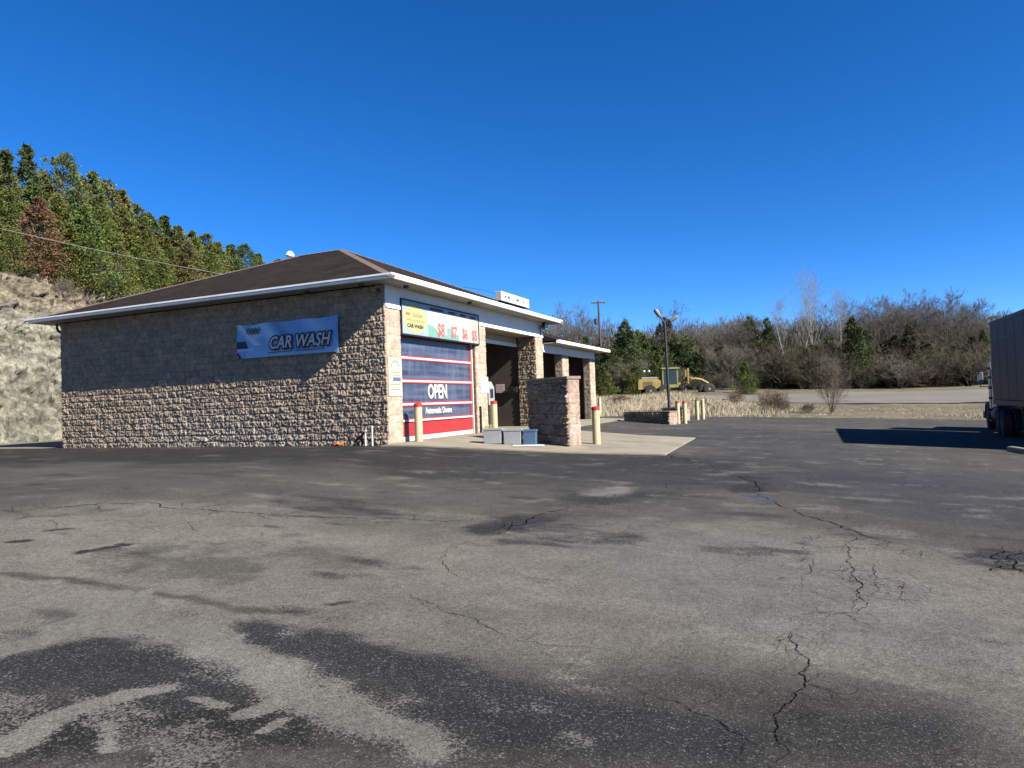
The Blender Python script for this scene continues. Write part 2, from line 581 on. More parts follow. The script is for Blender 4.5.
# ------------------------------------------------------------------ ground, asphalt, hill
def tensor(xs, ys):
    X, Y = np.meshgrid(np.concatenate(xs), np.concatenate(ys))
    return X, Y
def build_ground():
    X, Y = tensor([np.arange(-220, -40, 12.), np.arange(-40, 60, 1.5), np.arange(60, 400, 14.)],
                  [np.arange(-120, 18, 6.), np.arange(18, 110, 1.0), np.arange(110, 520, 14.)])
    lot = np.interp(X, LOTX, LOTY)
    Z = T(X, Y)+(fbm(X*.35, Y*.35, 3, 3)-.5)*.22*np.clip((Y-lot)/2, 0, 1)
    Z -= .30*np.clip((lot-Y)/1.5+.4, 0, 1)*(X > -60)*(Y > -60)
    tag(sheet('ground', X, Y, Z, 'ground'), kind='structure')
build_ground()
STAINS = [

  ('z', [(4.95, -12.49), (4.67, -11.31), (6.42, -10.49), (8.08, -10.31), (9.57, -9.07), (11.17, -9.4), (11.68, -10.37)], 2.2, (0.175, 0.165, 0.145), 0.9),
  ('z', [(3.18, -11.49), (3.59, -10.14), (5.71, -9.6), (7.42, -9.36)], 1.6, (0.195, 0.183, 0.155), 0.8),
  ('z', [(8.08, -8.8), (9.57, -9.07), (10.58, -9.95)], 1.2, (0.16, 0.155, 0.145), 0.7),
  ('z', [(-9.44, -3.9), (-2.71, -3.85), (2.08, -2.66), (5.91, -2.77)], 2.4, (0.045, 0.045, 0.047), 0.9),
  ('z', [(-18.0, -2.2), (-6.0, -2.0), (2.0, -1.6), (8.0, -0.6)], 2.8, (0.034, 0.034, 0.036), 0.95),
  ('z', [(5.91, -2.77), (8.37, -3.32), (10.32, -2.42), (13.03, -3.63)], 2.6, (0.056, 0.057, 0.062), 0.9),
  ('z', [(7.06, 13.16), (11.39, -0.23), (13.29, -3.51)], 3, (0.088, 0.091, 0.1), 0.7),
  ('z', [(6.75, -13.5), (7.77, -13.16), (8.81, -12.81), (9.81, -12.52), (10.9, -12.08)], 0.75, (0.056, 0.054, 0.051), 0.95),
  ('d', [(7.05, -13.75), (7.38, -13.51), (7.72, -13.24), (8.06, -13.2)], 0.33, (0.03, 0.03, 0.03), 1),
  ('d', [(6.27, -13.33), (6.56, -13.02), (6.96, -12.87), (7.45, -12.95)], 0.2, (0.03, 0.03, 0.03), 1),
  ('d', [(7.25, -12.28), (7.77, -12.27), (8.39, -12.33), (8.94, -12.42), (9.41, -12.5)], 0.17, (0.03, 0.03, 0.03), 0.62),
  ('d', [(8.86, -12.7), (9.26, -12.63), (9.7, -12.46), (10.07, -12.45)], 0.17, (0.04, 0.04, 0.04), 0.5),
  ('d', [(6.58, -12.58), (6.88, -12.53)], 0.06, (0.04, 0.04, 0.04), 0.8),
  ('d', [(5.48, -12.55), (5.77, -12.56)], 0.07, (0.08, 0.08, 0.075), 0.7),
  ('l', [(7.29, -13.81), (7.22, -13.5), (7.28, -13.29), (7.41, -13.08)], 0.045, (0.19, 0.185, 0.165), 0.95),
  ('l', [(6.06, -13.11), (6.04, -12.74), (6.16, -12.48), (6.99, -12.47), (7.67, -12.65), (8.32, -12.86), (8.94, -13.01)], 0.12, (0.17, 0.165, 0.15), 0.6),
  ('l', [(6.13, -13.04), (5.83, -12.47), (5.59, -12.0)], 0.05, (0.2, 0.19, 0.165), 0.8),
  ('l', [(6.12, -12.45), (5.84, -12.09), (5.77, -11.89)], 0.045, (0.2, 0.19, 0.165), 0.8),
  ('l', [(8.02, -13.08), (8.05, -12.88)], 0.04, (0.2, 0.2, 0.19), 0.9),
  ('l', [(8.19, -13.19), (8.21, -13.08)], 0.025, (0.2, 0.2, 0.19), 0.8),
  ('l', [(7.68, -13.08), (7.8, -13.07)], 0.02, (0.2, 0.2, 0.19), 0.8),
  ('l', [(7.71, -13.62), (7.6, -13.51), (7.51, -13.39)], 0.018, (0.2, 0.2, 0.19), 0.8),
  ('l', [(7.02, -12.46), (7.19, -12.34)], 0.035, (0.17, 0.17, 0.16), 0.8),
  ('p', [(4.12, -11.28), (4.17, -11.11), (4.19, -10.91)], 0.08, (0.022, 0.022, 0.02), 1),
  ('p', [(3.16, -11.35), (3.23, -11.26)], 0.06, (0.025, 0.025, 0.023), 0.95),
  ('p', [(2.97, -10.87), (3.03, -10.72)], 0.06, (0.03, 0.03, 0.028), 0.9),
  ('p', [(7.28, -11.57), (7.36, -11.46)], 0.025, (0.03, 0.03, 0.028), 0.95),
  ('p', [(4.54, -11.13), (4.64, -11.03)], 0.025, (0.03, 0.03, 0.028), 0.7),
  ('d', [(4.75, -11.06), (5.47, -11.12), (5.77, -11.17)], 0.5, (0.11, 0.105, 0.095), 0.7),
  ('d', [(5.95, -10.36), (6.63, -10.47)], 0.25, (0.1, 0.09, 0.075), 0.6),
  ('d', [(4.26, -12.1), (4.83, -11.96), (5.6, -11.91), (6.31, -11.87), (6.73, -11.89), (7.22, -11.82)], 0.055, (0.075, 0.07, 0.06), 0.85),
  ('d', [(9.4, -2.54), (9.66, -4.31)], 0.35, (0.035, 0.035, 0.035), 0.9),
  ('b', [(9.7, -4.84), (9.93, -5.04)], 0.14, (0.03, 0.06, 0.16), 0.8),
  ('d', [(7.58, -6.12), (7.84, -5.14)], 0.5, (0.04, 0.04, 0.04), 0.8),
  ('l', [(7.57, -5.49), (7.66, -4.87)], 0.25, (0.15, 0.15, 0.15), 0.4),
  ('d', [(7.24, -8.49), (7.26, -7.95)], 0.25, (0.045, 0.045, 0.045), 0.6),
  ('d', [(12.14, -7.91), (12.31, -7.83)], 0.25, (0.05, 0.05, 0.05), 0.6),
  ('b', [(10.99, -1.31), (12.34, -2.2)], 0.7, (0.05, 0.06, 0.095), 0.5),
  ('l', [(3.55, 12.39), (6.1, 14.34)], 0.5, (0.16, 0.17, 0.18), 0.5),
  ('l', [(-0.99, 21.38), (1.25, 18.46)], 1, (0.2, 0.2, 0.2), 0.7),
]
CRACKS = {'A': [(8.02, -0.1), (8.6, -0.93), (9.31, -2.58), (9.93, -4.95), (10.31, -5.78), (10.61, -6.42), (10.87, -6.9), (11.03, -7.19), (11.19, -7.39), (11.4, -7.56), (11.59, -7.81)], 'B': [(10.86, -6.97), (10.84, -7.81), (10.83, -8.5), (10.84, -9.06), (10.86, -9.54), (10.91, -9.88), (10.85, -10.24)], 'B2': [(10.91, -9.88), (11.02, -9.47), (11.02, -8.99), (10.99, -8.43)], 'C': [(10.45, -10.41), (10.4, -10.79), (10.4, -10.95), (10.47, -11.18), (10.51, -11.37), (10.5, -11.6), (10.41, -11.92), (10.37, -12.09), (10.38, -12.26), (10.44, -12.38), (10.4, -12.56)], 'C2': [(10.5, -11.6), (10.58, -11.63), (10.67, -11.62)], 'C3': [(10.45, -10.41), (10.65, -10.23), (10.85, -10.19)], 'D2': [(8.79, -11.67), (9.11, -11.65), (9.42, -11.57)], 'D': [(9.61, -12.01), (9.92, -12.12), (10.13, -12.24), (10.25, -12.35), (10.34, -12.41)], 'E': [(1.64, -10.62), (1.67, -10.3), (1.78, -10.0), (2.03, -9.51), (2.62, -9.23), (3.54, -9.17), (4.16, -9.03), (4.91, -8.81), (5.55, -8.65), (6.15, -8.45), (6.73, -8.26), (7.01, -7.84)], 'E2': [(2.05, -10.86), (2.08, -10.43), (2.44, -10.07)], 'F': [(7.23, -8.68), (7.24, -8.36), (7.4, -8.29), (7.32, -7.62), (7.37, -7.29), (7.54, -6.7)], 'G': [(7.38, -8.84), (7.37, -8.55), (7.22, -8.1)], 'H': [(7.51, -11.05), (7.82, -11.19), (8.13, -11.36), (8.57, -11.53), (8.84, -11.66)], 'I': [(12.25, -7.17), (12.11, -7.75), (12.09, -8.17), (12.01, -8.71)], 'I2': [(12.48, -7.22), (12.25, -7.69), (12.19, -8.2), (12.2, -8.45)], 'J': [(10.48, -7.44), (10.47, -8.22), (10.53, -8.72), (10.48, -9.23), (10.5, -9.7)], 'K': [(10.79, -9.09), (10.98, -9.11), (11.2, -9.14), (11.35, -9.32)], 'K2': [(11.1, -9.02), (11.18, -9.46), (11.16, -9.85)], 'M': [(4.78, -9.76), (5.19, -10.21), (5.61, -10.51)], 'N': [(7.98, -10.68), (7.73, -10.47), (7.35, -10.07), (7.2, -9.6), (7.21, -9.19)], 'O': [(8.02, -0.1), (7.25, 1.36)]}
def polydist(X, Y, pts):
    d = np.full(X.shape, 1e9)
    for (ax, ay), (bx, by) in zip(pts[:-1], pts[1:]):
        dx, dy = bx-ax, by-ay
        t = np.clip(((X-ax)*dx+(Y-ay)*dy)/(dx*dx+dy*dy+1e-9), 0, 1)
        d = np.minimum(d, np.hypot(X-ax-t*dx, Y-ay-t*dy))
    return d
def lot_tone(X, Y):
    n = fbm(X*.22, Y*.22, 4, 21)
    base = np.array([.090, .085, .075])
    C = np.ones(X.shape+(3,))*base
    C *= (.75+.5*n)[..., None]
    Wm = np.zeros(X.shape+(3,))
    wx = (fbm(X*1.6, Y*1.6, 4, 101)-.5)*.16+(fbm(X*6, Y*6, 3, 102)-.5)*.10
    wy = (fbm(X*1.6+50, Y*1.6, 4, 103)-.5)*.16+(fbm(X*6+50, Y*6, 3, 104)-.5)*.10
    brk = fbm(X*3.2, Y*5.5, 5, 105, .65)
    # long wear marks running roughly along the drive lanes
    wear = fbm(X*.10+Y*.02, Y*.9, 4, 33)
    C *= (.82+.36*wear)[..., None]
    for kind, pts, w, rgb, s in STAINS:
        d = polydist(X, Y, pts)
        if kind == 'z':
            jit = (fbm(X*.5, Y*.9, 4, 40)-.5)*1.6*w
            k = np.clip(1.35-(d+jit)/w, 0, 1)
        elif kind == 'p':
            jit = (fbm(X*9, Y*9, 3, 44)-.5)*.9*w
            k = np.clip((w-(d+jit))/(.12*w), 0, 1)
        else:
            jit = (fbm(X*5, Y*5, 4, 47)-.5)*2.0*w+(fbm(X*24, Y*24, 3, 48)-.5)*.9*w
            k = np.clip(1.3-(d+jit)/w, 0, 1)
            near = w < .3
            if near and kind in 'dl':
                d = polydist(X+wx, Y+wy, pts)
                k = np.clip(1.25-(d+jit*.5)/(w*1.5), 0, 1)*np.clip(.42+1.9*(brk-.25), .25, 1)
                ch = 0 if max(rgb) < .12 else 1
                if max(rgb) < .06 or ch:
                    Wm[..., ch] = np.maximum(Wm[..., ch], k*s)
                    if ch:
                        Wm[..., 0] *= 1-.62*k
                    continue
        k = k*k*(3-2*k)*s
        C = C*(1-k[..., None])+np.array(rgb)*(1.06 if max(rgb) > .14 else .66)*k[..., None]
    # thin scattered seal remnants and scuffs everywhere
    sc_ = fbm(X*.9, Y*2.2, 5, 52, .6)
    Wm[..., 0] = np.maximum(Wm[..., 0], np.clip((sc_-.62)*1.6, 0, .22))
    sc_ = fbm(X*1.6+9, Y*3.0, 5, 53, .6)
    Wm[..., 1] = np.maximum(Wm[..., 1], np.clip((sc_-.62)*1.6, 0, .18))
    return C, Wm
def build_lot():
    X, Y = tensor([np.arange(-70, -20, 2.5), np.arange(-20, 2, .25), np.arange(2, 14, .045), np.arange(14, 24, .25), np.arange(24, 70, 2.)],
                  [np.arange(-60, -14.4, 2.), np.arange(-14.4, -7, .04), np.arange(-7, 2, .12), np.arange(2, 33, .35)])
    Z = T(X, Y)
    C, Wm = lot_tone(X, Y)
    edge = np.interp(X, LOTX, LOTY)+(fbm(X*.9, Y*0, 3, 9)-.5)*.5
    inside = (Y < edge) & (X > -21.5+(fbm(Y*.7, X*0, 3, 12)-.5)*1.2)
    keep = inside[:-1, :-1] & inside[1:, 1:] & inside[:-1, 1:] & inside[1:, :-1]
    o = tag(sheet('parking_lot', X, Y, Z, 'asphalt', np.concatenate([C, Wm], -1), keep=keep), kind='structure')
build_lot()

# pale gravel verge between the lot and the rock cut
def build_verge():
    X, Y = tensor([np.arange(-24, -13.9, .3)], [np.arange(-22, 24, .4)])
    Z = T(X, Y)+.012+(fbm(X*1.2, Y*1.2, 3, 15)-.5)*.05*np.clip((-19.5-X), 0, 1)
    keep = (X[:-1, :-1] < -19.2+1.6*(fbm(Y*.5, X*0, 3, 18)[:-1, :-1]-.5)) | (Y[:-1, :-1] > -.6)
    tag(sheet('gravel_verge', X, Y, Z, 'gravel', keep=keep), kind='structure')
build_verge()

# cracks: thin jagged strips lying on the asphalt
def build_cracks():
    mb = MB()
    rnd = random.Random(5)
    wid = {'A': .030, 'C': .013, 'B': .017, 'B2': .010, 'I': .026, 'I2': .030, 'D': .010, 'D2': .007, 'E': .030, 'E2': .02, 'F': .034, 'G': .03, 'O': .05, 'J': .012, 'K': .010}
    allc = dict(CRACKS)
    def branch(name, p, ang, ln, w, lv):
        pts = [p]
        for i in range(4):
            ang += rnd.gauss(0, .35)
            p = (p[0]+math.cos(ang)*ln/4, p[1]+math.sin(ang)*ln/4)
            pts.append(p)
        allc[name] = pts
        wid[name] = w
        if lv < 2 and rnd.random() < .75:
            branch(name+'x', pts[rnd.choice((2, 3, 4))], ang+rnd.choice((-1, 1))*rnd.uniform(.6, 1.3), ln*rnd.uniform(.4, .8), w*.8, lv+1)
    for k, pts in CRACKS.items():
        for i in range(len(pts)-1):
            for q in range(1 if k in ('D', 'D2', 'H', 'M', 'N', 'O') else 2):
                t = rnd.random()
                a, b = pts[i], pts[i+1]
                ang = math.atan2(b[1]-a[1], b[0]-a[0])+rnd.choice((-1, 1))*rnd.uniform(.5, 1.4)
                far = math.hypot(a[0]-CAMP[0], a[1]-CAMP[1])
                branch('%s_%d_%d' % (k, i, q), (a[0]+(b[0]-a[0])*t, a[1]+(b[1]-a[1])*t), ang, rnd.uniform(.10, .30)*(far/4)**.8, .0016*far*rnd.uniform(.5, 1.0), 0)
    for cx, cy, r, n in ((7.35, -8.3, .9, 16), (11.0, -9.2, .55, 18), (12.2, -7.9, .7, 16), (9.6, -3.2, 1.2, 12), (8.6, -7.5, 1.5, 12), (3.2, -9.9, 1.6, 14), (10.3, -8.6, .8, 10)):
        for i in range(n):
            p = (cx+rnd.gauss(0, r*.5), cy+rnd.gauss(0, r*.5))
            far = math.hypot(p[0]-CAMP[0], p[1]-CAMP[1])
            branch('n_%g_%d' % (cx, i), p, rnd.uniform(0, 6.28), rnd.uniform(.2, .6)*r, .0013*far*rnd.uniform(.5, 1.1), 1)
    for k, pts in allc.items():
        w0 = wid.get(k, .009)*.62
        P = [Vector((a, b)) for a, b in pts]
        for lv in range(4 if '_' not in k else 3):
            Q = [P[0]]
            for a, b in zip(P[:-1], P[1:]):
                d = b-a
                Q.append((a+b)/2+Vector((-d.y, d.x))*rnd.uniform(-.16, .16))
                Q.append(b)
            P = Q
        L, R = [], []
        for i, p in enumerate(P):
            d = (P[min(i+1, len(P)-1)]-P[max(i-1, 0)])
            d = d.normalized() if d.length else Vector((1, 0))
            nrm = Vector((-d.y, d.x))
            w = w0*rnd.uniform(.15, 1.15)*min(1, .15+4*i/len(P), .15+4*(len(P)-1-i)/len(P))
            dist = (p-Vector((CAMP[0], CAMP[1]))).length
            L.append(p+nrm*w*.5)
            R.append(p-nrm*w*.5)
        vs = []
        for l, r in zip(L, R):
            for q in (l, r):
                vs.append((q.x, q.y, float(T(q.x, q.y))+.004))
        mb.add(vs, [(2*i, 2*i+1, 2*i+3, 2*i+2) for i in range(len(P)-1)])
    tag(mb.build('asphalt_crack', 'crack_fill'), kind='structure')
build_cracks()

# gravel road far behind the grass strip
def build_gravel_road():
    near = [(690, 69), (720, 66), (780, 62), (850, 60), (990, 58), (1150, 57), (1300, 57)]
    far = [(690, 70), (720, 72), (780, 74), (850, 77), (990, 78), (1150, 78), (1300, 78)]
    a = np.array([spot(*p) for p in near])
    b = np.array([spot(*p) for p in far])
    t = np.linspace(0, len(near)-1, 90)
    ai = np.stack([np.interp(t, range(len(near)), a[:, k]) for k in (0, 1)], -1)
    bi = np.stack([np.interp(t, range(len(near)), b[:, k]) for k in (0, 1)], -1)
    s = np.linspace(0, 1, 40)[:, None, None]
    P = ai[None]*(1-s)+bi[None]*s
    X, Y = P[..., 0], P[..., 1]
    Y = Y+(fbm(X*.3, Y*.3, 3, 71)-.5)*2.0
    tag(sheet('gravel_road', X, Y, T(X, Y)+.07, 'gravel'), kind='structure')
build_gravel_road()

# rock cut and wooded hillside
def build_hill():
    xs = np.concatenate([np.arange(-150, -60, 6.), np.arange(-60, -32, 1.), np.arange(-32, -29, .15), np.arange(-29, -21.2, .065)])
    ys = np.concatenate([np.arange(-60, -8, 3.), np.arange(-8, -2, .3), np.arange(-2, 15, .07), np.arange(15, 26, .2), np.arange(26, 60, .8), np.arange(60, 220, 6.)])
    X, Y = np.meshgrid(xs, ys)
    Z = hill(X, Y)
    rockf = np.clip(1-np.maximum(0, (-30-X))/3, 0, 1)*np.clip((-22.3-X)*2, 0, 1)
    # ledges and rubble pushed out along the face
    lay = fbm(Y*.25, Z*2.6, 4, 61)-.5
    rub = fbm(X*1.6+Z, Y*1.6, 5, 62, .62)-.5
    fine = fbm(X*5+3*Z, Y*5, 3, 63, .6)-.5
    peb = 1-2*np.abs(fbm(Y*4.2, Z*5.5+X*2, 3, 74, .6)-.5)*2
    crkA = np.abs(fbm(Y*1.9, Z*3.4+X, 4, 70, .7)-.5)*2
    Xd = X+rockf*(lay*1.1+rub*.7+fine*.5+(crkA-.3)*.5+peb*.30)
    Zd = Z+rockf*(rub*.6+fine*.45)+rockf*peb*.10+(1-rockf)*(fbm(X*.3, Y*.3, 3, 64)-.5)*.8
    hue = fbm(Y*.35, Z*1.4, 4, 66)
    spk = fbm(X*3.1, Y*3.1+Z*2, 4, 67, .7)
    pale = np.array([.40, .385, .315])
    grn = np.array([.28, .27, .20])
    brn = np.array([.30, .255, .185])
    C = pale*hue[..., None]+grn*(1-hue[..., None])
    up = np.clip((Z-6.0+3*(spk-.5))/1.2, 0, 1)[..., None]
    C = C*(1-up)+brn*1.12*up
    crk = np.abs(fbm(Y*1.3+.4*X, Z*3.2, 4, 68, .6)-.5)*2
    crk2 = np.abs(fbm(Y*3.1, Z*6.0+X*2, 3, 69, .6)-.5)*2
    C *= (.30+1.3*spk)[..., None]*(.8+.6*lay)[..., None]*np.clip(.45+crk*4, 0, 1.1)[..., None]*np.clip(.55+crk2*3, 0, 1.1)[..., None]
    soil = np.clip((-28.8-X+2*(spk-.5))/1.5, 0, 1)[..., None]
    C = C*(1-soil)+np.array([.12, .10, .06])*soil
    tag(sheet('rocky_hillside', Xd, Y, Zd, 'rock', C, smooth=False), kind='structure')
build_hill()

# ------------------------------------------------------------------ split-face block panels
BLK_L, BLK_H = .406, .203
def block_panel(w, h, seed, relief=.03, res=.03, pal=None, lime=None, bs=1.0):
    BL, BH = BLK_L*bs, BLK_H*bs
    """returns (U, V, D, C): grid over the panel, outward offset and colour"""
    nu, nv = max(3, int(w/res)+1), max(3, int(h/res)+1)
    U, V = np.meshgrid(np.linspace(0, w, nu), np.linspace(0, h, nv))
    row = np.floor(V/BH)
    us = U+np.where(row % 2 == 0, 0, BL/2)
    colm = np.floor(us/BL)
    fu, fv = us/BL-colm, V/BH-row
    ed = np.minimum(np.minimum(fu, 1-fu)*BL, np.minimum(fv, 1-fv)*BH)
    h1 = _hash(colm, row, seed)
    h2 = _hash(colm, row, seed+5)
    h3 = _hash(colm, row, seed+9)
    ridg = 1-np.abs(2*fbm(us*4.5+h1*40, V*6+h2*40, 4, seed+2, .6)-1)
    rough = fbm(us*14+h1*31, V*14, 3, seed+3, .6)-.5
    sd, td = us*.75+V*.66, V*.75-us*.66
    chip = np.abs(fbm(sd*9+h3*50, td*30+h1*20, 3, seed+4, .6)-.5)*2
    rough = .5*rough+1.0*(fbm(us*24+h2*9, V*24, 2, seed+6, .6)-.5)
    D = relief*(.3*h1+(h2-.5)*(fu-.5)*1.6+(h3-.5)*(fv-.5)*1.2+1.0*(ridg-.6)+1.4*rough-1.7*chip)
    D += relief*.9
    D -= D.mean()-relief*.15
    m_ = np.clip(ed/.020, 0, 1)
    D = D*m_-relief*.55*(1-m_)
    pal = pal or [(.53, .40, .28), (.49, .38, .275), (.56, .41, .29), (.475, .38, .28)]
    k = np.minimum((h3*len(pal)).astype(int), len(pal)-1)
    C = np.array(pal)[k]*(.88+.24*h1)[..., None]
    C = C*(.85+.3*fbm(U*3, V*3, 4, seed+11))[..., None]
    if lime is not None:
        L_ = lime(U, V)
        C = C*(1-L_[..., None])+np.array([.52, .47, .40])*L_[..., None]
    C = C*(.68+.32*m_)[..., None]*(.60+.8*fbm(U*11, V*11, 3, seed+13, .65))[..., None]
    return U, V, D, C
def wall_panel(name, origin, along, w, h, parent, seed, relief=.03, res=.03, pal=None, lime=None, bs=1.0):
    """vertical panel; outward normal = along x up rotated to the viewer side"""
    U, V, D, C = block_panel(w, h, seed, relief, res, pal, lime, bs)
    D[:, 0] = D[:, -1] = -.06
    D[0, :] = D[-1, :] = -.06
    a = np.array(along, float)
    a /= np.linalg.norm(a)
    nrm = np.cross(a, (0, 0, 1.0))
    o = np.array(origin, float)
    P = o+U[..., None]*a+V[..., None]*np.array([0, 0, 1.0])+D[..., None]*nrm
    return sheet(name, P[..., 0], P[..., 1], P[..., 2], 'block', C, smooth=False, parent=parent)

# ------------------------------------------------------------------ the car wash building
B = empty('car_wash_building', (0, 0, 0), 0, 'tan split-face block car wash with brown hipped roof and white gutters', 'building')
HS = 4.4                    # soffit of the tall block
XW, YT, YL = -13.69, 11.85, 19.45
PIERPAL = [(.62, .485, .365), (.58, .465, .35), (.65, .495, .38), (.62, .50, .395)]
def lime(U, V):
    a = np.exp(-((U-8.2)/3.6)**2)*np.clip(1.15-V/1.15, 0, 1)
    b = np.exp(-((U-6.5)/4.5)**2)*np.clip(1.0-V/2.4, 0, 1)*.6
    return np.clip((a+b)*(.1+1.0*fbm(U*2.2, V*4, 4, 91)), 0, .6)
wall_panel('side_wall', (XW, 0, -.05), (1, 0, 0), -XW, HS+.05, B, 3, .031, .019, None, lime)
# facade piers (fronts) and reveals
wall_panel('pier', (.0, .02, .0), (0, 1, 0), .74, 3.80, B, 21, .012, .03, PIERPAL)
wall_panel('pier', (.0, 5.45, .0), (0, 1, 0), .80, 3.80, B, 22, .012, .03, PIERPAL)
for y0 in (.06, 5.49):
    c = MB()
    c.box(-.85, -.03, y0, y0+.70, -.3, 3.80)
    c.build('pier_core', 'beige', B)
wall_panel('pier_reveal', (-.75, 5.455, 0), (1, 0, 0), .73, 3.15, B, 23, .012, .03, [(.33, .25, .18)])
# the deep pillar between the tall block and the low bays
pb = MB()
pb.box(-.83, -.03, 11.06, 11.82, -.35, 3.80)
pil = pb.build('pillar', 'beige', B)
wall_panel('pillar_face', (.0, 11.03, -.05), (0, 1, 0), .82, 3.85, pil, 24, .012, .03, PIERPAL)
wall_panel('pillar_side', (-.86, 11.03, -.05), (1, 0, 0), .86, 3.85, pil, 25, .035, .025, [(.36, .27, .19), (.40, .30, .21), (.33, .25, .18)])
for y0, y1, x0 in ((14.35, 15.2, -.42), (18.62, YL, -.42)):
    q = MB()
    q.box(x0, -.03, y0+.03, y1-.03, -.35, 3.2)
    qq = q.build('pillar', 'beige', B)
    wall_panel('pillar_face', (0, y0, -.05), (0, 1, 0), y1-y0, 3.25, qq, int(y0), .010, .03, PIERPAL)
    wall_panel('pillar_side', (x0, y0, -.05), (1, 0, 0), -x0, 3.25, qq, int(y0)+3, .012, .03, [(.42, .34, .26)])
# white header band with a drip strip
h = MB()
h.box(-.30, .012, .02, 11.86, 3.80, HS)
h.box(.012, .03, .02, 11.86, 3.775, 3.86)
h.build('header', 'white', B)
h = MB()
h.box(-.30, -.004, 11.87, YL, 3.20, 3.52)
h.box(-.004, .016, 11.87, YL, 3.17, 3.235)
h.build('header', 'white', B)
# inner header of the recessed second bay
h = MB()
h.box(-1.0, -.87, 6.26, 11.02, 3.40, 3.52)
h.box(-.87, -.85, 6.26, 11.02, 3.385, 3.43)
h.build('inner_header', 'white', B)
h = MB()
h.box(-1.0, -.875, 6.26, 11.02, 3.523, 3.78)
h.box(-.87, -.30, 6.26, 11.02, 3.783, 3.83)
h.build('recess_lining', 'beige', B)
# lintel behind the menu sign
h = MB()
h.box(-.34, -.02, .76, 5.45, 3.12, 3.795)
h.box(-.40, -.345, .76, 5.45, 2.98, 3.3)
h.build('lintel', 'beige', B)
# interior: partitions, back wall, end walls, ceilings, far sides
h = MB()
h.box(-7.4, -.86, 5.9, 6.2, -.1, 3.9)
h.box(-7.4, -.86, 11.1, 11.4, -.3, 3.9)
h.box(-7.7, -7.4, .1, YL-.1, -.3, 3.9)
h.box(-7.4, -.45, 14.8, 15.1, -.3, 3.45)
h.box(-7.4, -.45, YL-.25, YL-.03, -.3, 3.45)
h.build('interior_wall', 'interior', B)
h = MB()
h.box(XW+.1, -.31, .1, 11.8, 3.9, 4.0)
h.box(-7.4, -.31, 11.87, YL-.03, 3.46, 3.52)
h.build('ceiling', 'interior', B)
h = MB()
h.box(XW, -7.7, 11.6, 11.8, -.3, HS)
h.box(XW-.0, XW+.2, .06, 11.6, -.3, HS-.01)
h.build('rear_wall', 'beige', B)
# bay floor in concrete
h = MB()
h.box(-7.4, .1, .1, YL, -.3, .02)
h.build('bay_floor', 'concrete', B)

# roof: hip over the tall block
OV = .743
GX0, GX1, GY0, GY1 = XW-OV, OV, -OV, 12.46
PK = (GY1-GY0)/2
ZR = 4.47
RISE = 2.72
PA, PBk = Vector((GX1-PK, GY0+PK, ZR+RISE)), Vector((GX0+PK, GY0+PK, ZR+RISE))
def roof_faces(mb, quads):
    for q in quads:
        mb.add(q, [tuple(range(len(q)))])
def uv_planar(o):
    me = o.data
    uv = me.uv_layers.new(name='UVMap')
    for p in me.polygons:
        n = p.normal
        e = Vector((0, 0, 1)).cross(n)
        e = e.normalized() if e.length > .01 else Vector((1, 0, 0))
        s = n.cross(e)
        for li in p.loop_indices:
            co = me.vertices[me.loops[li].vertex_index].co
            uv.data[li].uv = (co.dot(e), co.dot(s))
A_, B_, C_, D_ = (Vector((GX0, GY0, ZR)), Vector((GX1, GY0, ZR)), Vector((GX1, GY1, ZR)), Vector((GX0, GY1, ZR)))
rm = MB()
roof_faces(rm, [[A_, B_, PA, PBk], [B_, C_, PA], [C_, D_, PBk, PA], [D_, A_, PBk]])
roof_faces(rm, [[A_, D_, C_, B_]])
rf = rm.build('roof', 'shingles', B)
uv_planar(rf)
cp = MB()
for p, q in ((B_, PA), (C_, PA), (A_, PBk), (D_, PBk), (PA, PBk)):
    d = (q-p)
    nseg = int(d.length/.28)
    sd = d.cross(Vector((0, 0, 1))).normalized()
    for i in range(nseg):
        a = p+d*(i/nseg)
        b2 = p+d*((i+1.12)/nseg)
        w, lift = .13, .018
        o1, o2 = Vector((0, 0, lift)), Vector((0, 0, lift+.012))
        dn = Vector((0, 0, -.055))
        cp.add([a+o1, a+o1+sd*w+dn, a+o1-sd*w+dn, b2+o2, b2+o2+sd*w+dn, b2+o2-sd*w+dn], [(0, 1, 4, 3), (0, 3, 5, 2), (0, 2, 1), (3, 4, 5)])
cp.build('hip_cap', 'hip_cap', rf)
vt = MB()
vt.lathe([(.06, -.3), (.06, .68), (.16, .68), (.19, .74), (.10, .88), (.02, .92)], 12, (0, 0, 0))
vent = vt.build('roof_vent', 'gutter', rf, smooth=True)
vent.location = (-9.0, 6.5, 6.72)
